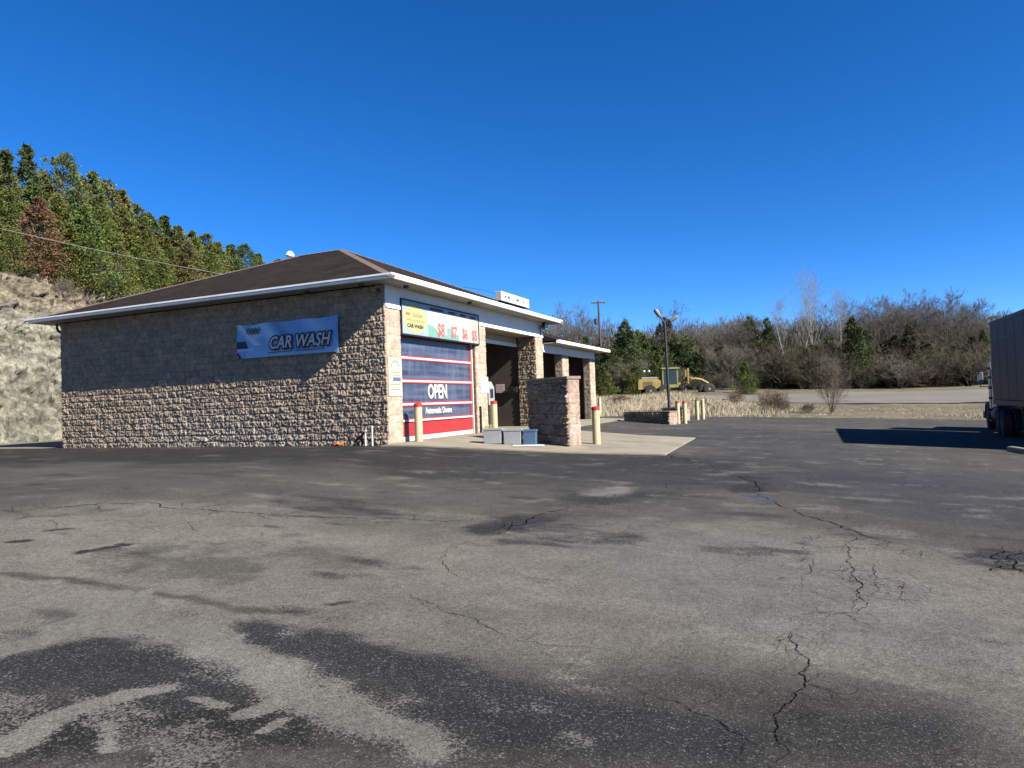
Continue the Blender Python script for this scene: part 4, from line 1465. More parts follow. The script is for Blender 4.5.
def utility_pole():
    D = 92
    x, y = spot(601.5, D)
    zg, zt = float(T(x, y)), height_at(601, 300.5, D)
    root = empty('utility_pole', (x, y, zg), -YAW*0+rad(24), 'wooden utility pole with one crossarm rising behind the low roof', 'utility pole')
    hh = zt-zg
    b = MB()
    b.tube([(0, 0, -.5), (.06, 0, hh*.5), (-.02, 0, hh)], [.19, .16, .12], 10)
    b.build('pole', 'wood_pole', root, smooth=True)
    b = MB()
    b.box(-.95, .95, -.08, .08, hh-.32, hh-.16)
    b.build('crossarm', 'wood_pole', root)
    for sx in (-.85, -.4, .4, .85):
        b = MB()
        b.lathe([(.03, hh-.16), (.07, hh-.10), (.05, hh-.02), (.02, hh+.04)], 8, (sx, 0, 0))
        b.build('insulator', 'pale_grey', root)
    b = MB()
    b.lathe([(.12, hh-3.2), (.26, hh-3.1), (.26, hh-2.45), (.12, hh-2.35)], 12, (-.42, 0, 0))
    b.build('transformer', 'darkgrey', root, smooth=True)
utility_pole()
def lamp_post():
    D = 37
    x, y = spot(668.3, D)
    zg = float(T(x, y))
    zt = height_at(663, 322, D)
    root = empty('lamp_post', (x, y, zg), rad(24), 'tall dark lamp post with two lamp heads behind the low planter', 'lamp post')
    hh = zt-zg
    b = MB()
    b.tube([(0, 0, -.2), (-.03, 0, hh*.5), (-.07, 0, hh)], [.085, .075, .065], 12)
    b.build('pole', 'pole', root, smooth=True)
    def head(base, tip, name, r):
        base, tip = Vector(base), Vector(tip)
        a = MB()
        a.tube([base, base.lerp(tip, .55), tip], [.05, .045, .05], 8)
        arm = a.build('arm', 'pole', root, smooth=True)
        d = (tip-base).normalized()
        h_ = MB()
        pts = [tip-d*.02, tip+d*.10, tip+d*.28, tip+d*.40, tip+d*.44]
        h_.tube(pts, [.09, r*.9, r, r*.92, r*.5], 14)
        h_.build('lamp_head', 'wire', root, smooth=True)
    head((-.07, 0, hh-.05), (-.34, -.05, hh+.34), 0, .13)
    head((-.05, 0, hh-.12), (.24, -.05, hh+.06), 1, .11)
lamp_post()
# ------------------------------------------------------------------ wheels, trailer, tractor
def wheel(parent, x, y, z, r, w, axis='x', rim='darkgrey', name='wheel', tread=True):
    root = bpy.data.objects.new(name, None)
    COL.objects.link(root)
    root.parent = parent
    root.location = (x, y, z)
    b = MB()
    b.lathe([(r*.56, -w/2), (r*.9, -w/2), (r, -w*.36), (r, w*.36), (r*.9, w/2), (r*.56, w/2)], 28, (0, 0, 0), axis)
    if tread:
        for i in range(28):
            t = 2*PI*i/28
            if axis == 'x':
                b.tube([(-w*.34, r*math.cos(t), r*math.sin(t)), (w*.34, r*math.cos(t+.1), r*math.sin(t+.1))], r*.02, 4)
            else:
                b.tube([(r*math.cos(t), -w*.34, r*math.sin(t)), (r*math.cos(t+.1), w*.34, r*math.sin(t+.1))], r*.02, 4)
    b.build('tyre', 'dark', root, smooth=True)
    b = MB()
    b.lathe([(r*.12, -w*.52), (r*.2, -w*.5), (r*.3, -w*.36), (r*.5, -w*.40), (r*.58, -w*.46), (r*.58, w*.46), (r*.5, w*.40), (r*.3, w*.36), (r*.2, w*.5), (r*.12, w*.52)], 24, (0, 0, 0), axis)
    b.build('rim', rim, root, smooth=True)
    return root
def build_trailer():
    x0, yf, zg = 16.82, 15.41, float(Gx(17.6))-.0
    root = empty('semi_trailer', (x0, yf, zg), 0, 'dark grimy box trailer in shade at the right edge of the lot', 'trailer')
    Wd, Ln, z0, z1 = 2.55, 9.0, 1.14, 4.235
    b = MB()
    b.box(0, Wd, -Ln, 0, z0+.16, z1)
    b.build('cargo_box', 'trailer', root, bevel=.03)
    b = MB()
    b.box(-.02, Wd+.02, -Ln-.01, .01, z0, z0+.159)
    b.build('bottom_rail', 'trailer_rail', root)
    b = MB()
    b.box(-.015, .03, -Ln, 0.0, z1-.10, z1+.012)
    b.box(Wd-.03, Wd+.015, -Ln, 0.0, z1-.10, z1+.012)
    b.build('top_rail', 'trailer_rail', root)
    b = MB()
    for i in range(1, 8):
        y = -Ln*i/8
        b.box(-.005, -.001, y-.02, y+.02, z0+.17, z1-.12)
    b.build('side_post', 'trailer', root)
    b = MB()
    b.box(-.012, -.002, -2.9, -.55, z0+2.35, z0+2.42)
    b.box(-.012, -.002, -2.5, -.75, z0+2.18, z0+2.22)
    b.build('faded_marking', 'trailer_rail', root)
    for sx in (.35, Wd-.35):
        b = MB()
        b.box(sx-.06, sx+.06, -2.6, -2.45, .28, z0)
        b.box(sx-.16, sx+.16, -2.68, -2.37, .22, .281)
        b.build('landing_leg', 'darkgrey', root)
    b = MB()
    b.box(.6, Wd-.6, -Ln+.4, -.3, z0-.16, z0-.002)
    b.build('underframe', 'black', root)
    for y in (-Ln+1.1, -Ln+2.3):
        for sx in (.16, .48, Wd-.48, Wd-.16):
            wheel(root, sx, y, .50, .50, .27, tread=False)
    for sx in (.05, Wd-.65):
        b = MB()
        b.box(sx, sx+.6, -Ln+.35, -Ln+.37, .18, z0-.17)
        b.build('mud_flap', 'dark', root)
    return root
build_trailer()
def build_tractor():
    zg = float(Gx(18.3))
    root = empty('truck_tractor', (17.92, 14.0, zg), -rad(6), 'dark blue truck cab with wing mirror and chrome stack, coupled ahead of the dark trailer', 'truck')
    # local: +y forward, x across
    b = MB()
    b.box(-.42, -.28, -1.2, 5.9, .72, .98)
    b.box(.28, .42, -1.2, 5.9, .72, .98)
    b.box(-.27, .27, -.9, -.7, .76, .94)
    b.build('chassis', 'black', root)
    b = MB()
    b.lathe([(.5, 0), (.5, .06)], 20, (0, 0, .99))
    b.build('fifth_wheel', 'dark', root)
    for y in (-.65, .65):
        for sx in (-1.08, -.76, .76, 1.08):
            wheel(root, sx, y, .50, .50, .27)
    for sx in (-1.0, 1.0):
        wheel(root, sx, 5.0, .50, .50, .28)
    b = MB()
    b.prism([(2.1, 1.0), (4.0, 1.0), (4.0, 1.9), (3.75, 2.75), (2.1, 2.95)], 'x', -1.08, 1.08)
    b.build('cab', 'truck_blue', root, bevel=.06)
    b = MB()
    b.prism([(3.95, 1.02), (6.0, .95), (6.05, 1.45), (5.8, 1.72), (3.95, 1.92)], 'x', -.78, .78)
    b.build('hood', 'truck_blue', root, bevel=.08)
    for sx in (-1, 1):
        f_ = MB()
        pts = [(0, 5.0+.66*math.cos(t), .55+.66*math.sin(t)) for t in np.linspace(-.1, PI+.15, 16)]
        out = []
        for w_ in (.72, 1.17):
            out.append([(sx*w_, p[1], p[2]) for p in pts])
        inn = []
        for w_ in (.72, 1.17):
            inn.append([(sx*w_, 5.0+(p[1]-5.0)*.93, .55+(p[2]-.55)*.93) for p in pts])
        n = len(pts)
        f_.add(out[0]+out[1]+inn[0]+inn[1], [(i, i+1, n+i+1, n+i) for i in range(n-1)]+[(2*n+i, 3*n+i, 3*n+i+1, 2*n+i+1) for i in range(n-1)]+[(n+i, n+i+1, 3*n+i+1, 3*n+i) for i in range(n-1)]+[(i, 2*n+i, 2*n+i+1, i+1) for i in range(n-1)])
        f_.build('fender', 'truck_blue', root, smooth=True)
        g_ = MB()
        g_.prism([(2.75, 1.95), (3.85, 1.95), (3.68, 2.62), (2.75, 2.68)], 'x', sx*1.082, sx*1.09)
        g_.build('side_window', 'glass', root)
        m_ = MB()
        m_.tube([(sx*1.08, 3.8, 2.55), (sx*1.42, 3.95, 2.55)], .018, 6)
        m_.tube([(sx*1.08, 3.8, 1.85), (sx*1.42, 3.95, 1.85)], .018, 6)
        m_.tube([(sx*1.42, 3.95, 2.58), (sx*1.42, 3.95, 1.82)], .018, 6)
        mm = m_.build('mirror', 'black', root)
        q_ = MB()
        q_.box(sx*1.42-.11, sx*1.42+.11, 3.90, 3.98, 1.98, 2.44)
        q_.build('mirror_housing', 'pale_grey', mm, bevel=.02)
        h_ = MB()
        h_.lathe([(.05, .0), (.09, .03), (.09, .06), (.03, .08)], 12, (sx*.62, 6.02, 1.25), 'y')
        h_.build('headlight', 'lens', root)
    g_ = MB()
    g_.add([(-.95, 4.012, 1.98), (.95, 4.012, 1.98), (.92, 3.78, 2.66), (-.92, 3.78, 2.66)], [(0, 1, 2, 3)])
    g_.build('windscreen', 'glass', root)
    b = MB()
    b.box(-1.2, 1.2, 6.08, 6.22, .45, .75)
    b.build('bumper', 'chrome', root, bevel=.03)
    st = MB()
    st.tube([(-1.27, 1.85, 1.0), (-1.27, 1.85, 2.75), (-1.25, 1.80, 2.95)], .06, 12)
    sk = st.build('exhaust_stack', 'chrome', root, smooth=True)
    cl = MB()
    for z in (1.35, 1.75, 2.15, 2.5):
        cl.tube([(-1.27, 1.85, z), (-1.27, 1.85, z+.09)], .07, 12)
    cl.build('stack_clamp', 'darkgrey', sk)
    tk = MB()
    tk.lathe([(.28, -.6), (.31, -.57), (.31, .57), (.28, .6)], 18, (-.86, 2.75, .72), 'y')
    tk.build('fuel_tank', 'darkgrey', root, smooth=True)
    tk = MB()
    tk.box(-1.14, -.72, 3.5, 4.1, .42, .48)
    tk.box(-1.14, -.72, 3.5, 4.1, .75, .81)
    tk.build('step', 'black', root)
build_tractor()

# ------------------------------------------------------------------ yellow grader far behind the weeds
def build_grader():
    D = 78
    xa, ya = spot(640, D)
    zg = float(T(*spot(672, D)))
    root = empty('road_grader', (xa, ya, height_at(655, 397.0, D)), YAW, 'yellow road grader parked behind the dry weeds', 'grader')
    # local +x forward, y across (towards the viewer is -y)
    for x in (.95, 2.55):
        for y in (-.95, .95):
            wheel(root, x, y, .68, .68, .42, 'y', 'machine_yellow')
    for y in (-1.0, 1.0):
        wheel(root, 7.55, y, .68, .68, .40, 'y', 'machine_yellow')
    b = MB()
    b.prism([(-.35, .85), (2.35, .95), (2.35, 1.75), (1.8, 2.05), (-.2, 2.05), (-.35, 1.8)], 'y', -.62, .62)
    hd = b.build('engine_hood', 'machine_yellow', root, bevel=.05)
    b = MB()
    b.box(.1, 1.9, -.5, .5, 2.10, 2.26)
    b.build('hood_top_deck', 'pale_grey', hd, bevel=.03)
    b = MB()
    for i in range(5):
        b.box(.2, 1.3, -.635, -.622, 1.1+.14*i, 1.17+.14*i)
    b.build('hood_grille', 'black', hd)
    b = MB()
    b.tube([(1.5, 0, 2.2), (1.5, 0, 2.95)], .06, 8)
    b.build('exhaust_stack', 'dark', root)
    b = MB()
    b.box(.6, 2.9, -.80, .80, .55, .85)
    b.build('tandem_case', 'black', root, bevel=.05)
    # cab: posts and roof with dark glass
    b = MB()
    b.box(2.40, 4.20, -.72, .72, 1.0, 1.35)
    for x in (2.42, 4.05):
        for y in (-.74, .64):
            b.box(x, x+.12, y, y+.10, 1.35, 3.12)
    b.box(2.30, 4.35, -.85, .85, 3.12, 3.28)
    cb = b.build('cab', 'cab_yellow', root)
    b = MB()
    b.box(2.46, 4.12, -.70, .70, 1.36, 3.11)
    b.build('cab_glass', 'glass', cb)
    b = MB()
    b.tube([(2.5, -.5, 3.28), (2.5, -.5, 3.6)], .03, 6)
    b.build('aerial', 'cab_yellow', cb)
    b = MB()
    for x in (.45, 1.0):
        b.tube([(x, -.3, 2.26), (x, -.3, 2.9)], .03, 6)
    lp = b.build('lamp_stalk', 'black', root)
    b = MB()
    for x in (.45, 1.0):
        b.lathe([(.08, -.06), (.15, -.02), (.15, .06)], 10, (x, -.33, 2.95), 'y')
    b.build('work_lamp', 'lens', lp)
    # arched main beam
    arch = [(4.1, 0, 1.15), (4.7, 0, 1.55), (5.3, 0, 1.85), (6.3, 0, 1.95), (7.0, 0, 1.80), (7.75, 0, 1.35), (7.95, 0, .95)]
    b = MB()
    b.tube(arch, [.14, .14, .14, .13, .13, .16, .16], 8)
    b.build('main_beam', 'machine_yellow', root)
    b = MB()
    b.box(4.9, 5.9, -.4, .4, 2.02, 2.16)
    b.box(5.3, 5.46, -.62, -.48, 1.4, 3.15)
    b.box(5.3, 5.46, .48, .62, 1.4, 3.0)
    b.build('lift_cylinder', 'machine_yellow', root)
    b = MB()
    arc = [(-.22+.5*math.cos(t)*.45, .5+.42*math.sin(t)) for t in np.linspace(PI*.65, PI*1.35, 8)]
    poly = arc+[(p[0]-.05, p[1]) for p in arc[::-1]]
    b.prism([(p[0]+5.2, p[1]) for p in poly], 'y', -1.7, 1.7)
    b.build('mouldboard', 'pale_grey', root)
    b = MB()
    b.tube([(7.55, -1.0, .68), (7.55, 1.0, .68)], .14, 8)
    b.build('front_axle', 'machine_yellow', root)
build_grader()
# ------------------------------------------------------------------ vegetation prototypes (mesh data shared by copies)
def leaf_mesh(name, P, Dv, L_, Wd, tone):
    """kite-shaped sprays: base P, direction Dv, length, width; one quad each"""
    n = len(P)
    rng = np.random.default_rng(n)
    ref = rng.normal(size=(n, 3))
    S = np.cross(Dv, ref)
    S /= np.linalg.norm(S, axis=1, keepdims=True)+1e-9
    L_, Wd = L_[:, None], Wd[:, None]
    co = np.stack([P, P+Dv*L_*.45+S*Wd, P+Dv*L_, P+Dv*L_*.55-S*Wd], 1).reshape(-1, 3)
    f = np.arange(4*n).reshape(n, 4)
    me = bpy.data.meshes.new(name)
    me.vertices.add(4*n)
    me.vertices.foreach_set('co', co.astype(np.float32).ravel())
    me.loops.add(4*n)
    me.loops.foreach_set('vertex_index', f.ravel().astype(np.int32))
    me.polygons.add(n)
    me.polygons.foreach_set('loop_start', np.arange(0, 4*n, 4, dtype=np.int32))
    me.update(calc_edges=True)
    a = me.color_attributes.new('tone', 'FLOAT_COLOR', 'POINT')
    cc = np.ones((4*n, 4), np.float32)
    cc[:, :3] = np.repeat(tone, 4, 0)
    a.data.foreach_set('color', cc.ravel())
    me.materials.append(MAT['foliage'])
    return me
def cedar_meshes(seed, H=7.0, R=1.7, shape=.8, nb=210, per=70, low=.04, spray=.15):
    rng = np.random.default_rng(seed)
    t = low+(1-low)*rng.random(nb)**1.15
    az = rng.random(nb)*2*PI
    lob = 1+.22*np.sin(az*3+seed)+.18*np.sin(az*2+t*9+seed)
    env = R*np.clip((1-t), 0, 1)**shape*np.minimum(1, .55+t*3.2)*lob
    rr = env*(.35+.75*rng.random(nb)**.6)
    rr[rng.random(nb) < .07] *= 1.22
    cz = t*H+rng.normal(0, .1, nb)
    C = np.stack([rr*np.cos(az), rr*np.sin(az), cz], -1)
    outv = np.stack([np.cos(az), np.sin(az), .75+.0*az], -1)
    outv /= np.linalg.norm(outv, axis=1, keepdims=True)
    ct = .78+.44*rng.random(nb)
    hue = rng.normal(0, .06, nb)
    n = nb*per
    bi = np.repeat(np.arange(nb), per)
    size = (.10+.38*(1-t[bi]))*(R/1.7)
    P = C[bi]+rng.normal(size=(n, 3))*size[:, None]*np.array([.62, .62, .55])
    D = outv[bi]+rng.normal(size=(n, 3))*.62
    D /= np.linalg.norm(D, axis=1, keepdims=True)
    Ls = spray*(.6+.9*rng.random(n))
    Ws = Ls*(.14+.14*rng.random(n))
    tn = ct[bi]*(.86+.28*rng.random(n))
    tone = np.stack([tn*(1+hue[bi]*1.4), tn, tn*(1-hue[bi])], -1)
    dead = rng.random(nb)[bi] < .06
    tone[dead] = tone[dead]*np.array([1.22, .95, .85])
    # leader at the tip
    k = 60
    P2 = np.stack([rng.normal(0, .07, k), rng.normal(0, .07, k), H*(.86+.16*rng.random(k))], -1)
    D2 = rng.normal(size=(k, 3))*.5+np.array([0, 0, 1.0])
    D2 /= np.linalg.norm(D2, axis=1, keepdims=True)
    P = np.concatenate([P, P2])
    D = np.concatenate([D, D2])
    Ls = np.concatenate([Ls, np.full(k, spray)])
    Ws = np.concatenate([Ws, np.full(k, spray*.18)])
    tone = np.concatenate([tone, np.ones((k, 3))*.95])
    crown = leaf_mesh('crown', P, D, Ls, Ws, tone)
    mb = MB()
    mb.tube([(0, 0, -.4), (.05, .02, H*.3), (0, 0, H*.9)], [.16, .11, .02], 7)
    lim = rng.choice(nb, 40, replace=False)
    for i in lim:
        mb.tube([(0, 0, max(.1, C[i, 2]-.35*rr[i])), tuple(C[i])], [.035, .008], 4)
    o = mb.build('trunk', 'trunk_brown')
    tm = o.data
    bpy.data.objects.remove(o)
    return tm, crown, H
def bare_meshes(seed, H=12., spread=.5, levels=5, trunk_r=.16, trunk_mat='trunk_brown', br=.55, nbr=15, first=.25, up=.35, kids=(4, 4, 4, 4, 4), multi=1, limit=7500, lean=.04):
    rnd = random.Random(seed)
    trunk, seg = MB(), []
    stack = []
    for s in range(multi):
        a = 2*PI*s/multi+rnd.random()
        tilt = lean if multi == 1 else .28
        p = Vector((0, 0, -.3))
        d = Vector((math.cos(a)*tilt, math.sin(a)*tilt, 1)).normalized()
        pts, rs = [p.copy()], [trunk_r*1.1]
        nst = 9
        Lt = H*.92*(1 if multi == 1 else rnd.uniform(.7, 1))
        for i in range(nst):
            d = (d+Vector((rnd.gauss(0, .06), rnd.gauss(0, .06), .02))).normalized()
            p = p+d*Lt/nst
            pts.append(p.copy())
            rs.append(trunk_r*(1-.93*((i+1)/nst)**.8)+.010)
        trunk.tube(pts, rs, 8)
        nb = nbr if multi == 1 else int(11+8/multi)
        for b in range(nb):
            t = first+(1-first)*(b+rnd.random())/nb
            k = min(nst-1, int(t*nst))
            f = t*nst-k
            q = pts[k].lerp(pts[k+1], f)
            az = b*2.4+rnd.gauss(0, .4)
            el = rnd.uniform(.25, .9)+up
            dv = Vector((math.cos(az)*spread*2, math.sin(az)*spread*2, el)).normalized()
            ln = H*(.16+.30*(1-t))*rnd.uniform(.75, 1.2)
            stack.append((q, dv, ln, rs[k]*br*(1-f*.3), 1))
    while stack and len(seg) < limit*4:
        p, d, ln, r, lv = stack.pop(0)
        n = 3 if lv < 3 else 2
        q = p
        dd = d
        ps = [p]
        for i in range(n):
            dd = (dd+Vector((rnd.gauss(0, .08), rnd.gauss(0, .08), rnd.gauss(.05, .05)))).normalized()
            q2 = q+dd*ln/n
            r2 = max(.007, r*(1-.22))
            seg.append((q, q2, r, r2))
            q, r = q2, r2
            ps.append(q)
        if lv < levels:
            kk = kids[min(lv, len(kids)-1)]
            for c_ in range(kk):
                t = rnd.uniform(.25, 1) if c_ else 1.0
                i = min(n-1, int(t*n-1e-6))
                q0 = ps[i].lerp(ps[i+1], t*n-i)
                side = Vector((rnd.gauss(0, 1), rnd.gauss(0, 1), rnd.gauss(.25, .8))).normalized()
                nd = (dd+side*rnd.uniform(.45, .95)).normalized()
                stack.append((q0, nd, ln*rnd.uniform(.46, .70), max(.008, r*.72), lv+1))
    seg = seg[:limit*4]
    # triangular twig prisms, vectorised
    A = np.array([s[0] for s in seg])
    Bv = np.array([s[1] for s in seg])
    ra = np.array([s[2] for s in seg])
    rb = np.array([s[3] for s in seg])
    D = Bv-A
    D /= np.linalg.norm(D, axis=1, keepdims=True)+1e-9
    ref = np.where(np.abs(D[:, 2:3]) < .9, np.array([[0, 0, 1.0]]), np.array([[1.0, 0, 0]]))
    U = np.cross(D, ref)
    U /= np.linalg.norm(U, axis=1, keepdims=True)
    Vv = np.cross(D, U)
    ring = []
    for P, r in ((A, ra), (Bv, rb)):
        for k in range(3):
            t = 2*PI*k/3
            ring.append(P+(U*math.cos(t)+Vv*math.sin(t))*r[:, None])
    co = np.stack(ring, 1).reshape(-1, 3)
    n = len(seg)
    base = (np.arange(n)*6)[:, None]
    F = np.concatenate([base+np.array([[0, 1, 4, 3]]), base+np.array([[1, 2, 5, 4]]), base+np.array([[2, 0, 3, 5]])])
    rng = np.random.default_rng(seed)
    tone = np.repeat((.7+.6*rng.random(n))[:, None], 6, 0).repeat(3, 1)
    o = rawmesh('crown', co, F, 'twigs', tone)
    cm = o.data
    bpy.data.objects.remove(o)
    o = trunk.build('trunk', trunk_mat, smooth=True)
    tm = o.data
    bpy.data.objects.remove(o)
    return tm, cm, H
CED = [cedar_meshes(1, 7, 1.75, .75), cedar_meshes(2, 7, 1.45, .85), cedar_meshes(3, 7, 2.1, .62), cedar_meshes(4, 7, 1.25, .95, nb=170),
       cedar_meshes(5, 7, 2.5, .50, nb=240), cedar_meshes(6, 7, 1.9, .7, low=.0, nb=230)]
BARE = [bare_meshes(11, 12, .55, 5, .15, first=.22), bare_meshes(12, 12, .70, 5, .17, first=.18, up=.25), bare_meshes(13, 12, .45, 5, .13, first=.28, up=.5),
        bare_meshes(14, 12, .62, 5, .16, first=.15, up=.3)]
SYC = [bare_meshes(21, 16, .30, 5, .27, 'trunk_white', br=.40, nbr=17, kids=(3, 3, 3, 3), first=.34, up=.85, limit=3200), bare_meshes(22, 16, .34, 5, .25, 'trunk_white', br=.40, nbr=16, kids=(3, 3, 3, 3), first=.34, up=.75, limit=3200)]
BRUSH = [bare_meshes(31, 4, .6, 4, .05, first=.05, up=.25, multi=5, kids=(4, 4, 4, 3), limit=4200), bare_meshes(32, 4, .8, 4, .045, first=.03, up=.15, multi=6, kids=(4, 4, 4, 3), limit=4200),
         bare_meshes(33, 4, .5, 4, .05, first=.08, up=.4, multi=4, kids=(4, 4, 4, 3), limit=4200)]
def plant(kind, proto, x, y, z, h, wide, rz, col, label, cat, group=None, trunk=True, sink=.0):
    tm, cm, H = proto
    root = empty(kind, (x, y, z-sink), rz, label, cat, group)
    s = h/H
    root.scale = (s*wide, s*wide, s)
    if trunk:
        t = link('trunk', tm, root)
        t.color = (1, 1, 1, 1)
    c_ = link('crown' if trunk else 'stems', cm, root)
    c_.color = (*col, 1)
    return root
ORD = ['first', 'second', 'third', 'fourth', 'fifth', 'sixth', 'seventh', 'eighth', 'ninth', 'tenth', 'eleventh', 'twelfth', 'thirteenth', 'fourteenth', 'fifteenth',
       'sixteenth', 'seventeenth', 'eighteenth', 'nineteenth', 'twentieth']
rg = random.Random(77)
GREEN, OLIVE, DARK, RUST, YEL, BLUEG = (.082, .110, .028), (.102, .114, .034), (.058, .080, .028), (.112, .084, .038), (.120, .132, .032), (.074, .094, .038)

# hillside cedars: (image column, distance, top row, variant, colour, width)
ROWS = {
 'front': [(-12, 34.5, 258, 0, DARK, .95), (14, 35.2, 222, 2, OLIVE, .8), (41, 36.5, 196, 5, RUST, 1.05), (52, 36.2, 254, 4, YEL, .80), (73, 38.5, 222, 1, OLIVE, 1.1),
           (88, 40.5, 203, 0, GREEN, 1.1), (118, 42.5, 238, 2, OLIVE, .95), (140, 45, 246, 5, GREEN, .95), (163, 48.5, 256, 0, YEL, 1.0), (188, 52, 260, 2, OLIVE, 1.0)],
 'second': [(-8, 38, 178, 0, GREEN, 1.1), (12, 39.5, 172, 2, GREEN, .95), (36, 41, 178, 1, GREEN, 1.2), (60, 43, 190, 0, OLIVE, 1.1), (80, 44.5, 186, 5, BLUEG, 1.0),
            (103, 46.5, 192, 2, GREEN, .95), (126, 48.5, 206, 0, OLIVE, 1.1), (148, 51, 222, 5, GREEN, 1.0), (168, 54, 232, 1, YEL, 1.2), (190, 57, 238, 0, RUST, 1.05), (210, 60, 248, 2, GREEN, 1.0)],
 'skyline': [(-6, 44, 140, 1, BLUEG, 1.1), (9, 45, 146, 3, DARK, 1.2), (31, 46, 141, 3, DARK, 1.1), (48, 47, 170, 0, GREEN, 1.1), (67, 48, 152, 4, BLUEG, .85), (85, 49.5, 176, 5, OLIVE, 1.1),
             (97, 50.5, 169, 0, OLIVE, 1.0), (112, 52, 178, 2, OLIVE, .95), (126, 53.5, 188, 1, OLIVE, 1.15), (139, 55, 202, 0, OLIVE, 1.1), (152, 57, 212, 5, GREEN, 1.0), (168, 58, 214, 1, DARK, 1.2),
             (182, 60, 224, 0, OLIVE, 1.1), (196, 62, 230, 5, OLIVE, 1.0), (209, 64, 232, 2, GREEN, .95), (222, 66, 240, 0, YEL, 1.0), (234, 68, 243, 1, OLIVE, 1.2), (248, 72, 244, 4, DARK, .8), (262, 76, 252, 0, GREEN, 1.0), (282, 82, 258, 2, GREEN, 1.0)]}
CN = {GREEN: 'green', OLIVE: 'olive green', DARK: 'dark green', RUST: 'rusty brown', YEL: 'yellowish green', BLUEG: 'grey green'}
for rown, lst in ROWS.items():
    for i, (px, D, py, vr, colr, wide) in enumerate(lst):
        D = (10.61+{'front': 28.3, 'second': 31.3, 'skyline': 35.3}[rown]+rg.uniform(0, 1.2))/(.4033-.9151*(px-512)/FPX)
        x, y = spot(px, D)
        zg = float(hill(x, y))
        zt = height_at(px, py, D)
        hh = max(2.2, zt-zg)
        w_ = wide*min(1.6, max(.75, 5.2/hh))*(1.35 if rown == 'skyline' else 1.1)
        where = {'front': 'on the rim of the rock cut', 'second': 'in the middle tier of the hillside', 'skyline': 'on the hillside skyline'}[rown]
        cj = tuple(c_*rg.uniform(.88, 1.12) for c_ in colr)
        plant('cedar_tree', CED[vr], x, y, zg, hh, w_, rg.uniform(0, 6.28), cj,
              '%s cedar %s, %s from the left' % (CN[colr], where, ORD[i]), 'tree', 'cedars on the hillside', sink=.1)
for i, (px, D, py, wide, lab) in enumerate([(100, 40.8, 252, 1.0, 'grey leafless bush among the rim cedars above the rock cut'),
                                            (66, 38.0, 276, .9, 'small brown leafless bush at the lip of the rock face')]):
    x, y = spot(px, D)
    zg = float(hill(x, y))
    plant('bare_bush', BRUSH[i], x, y, zg, max(1.2, height_at(px, py, D)-zg), wide, i, (.17, .14, .11), lab, 'bush', None, sink=.05)

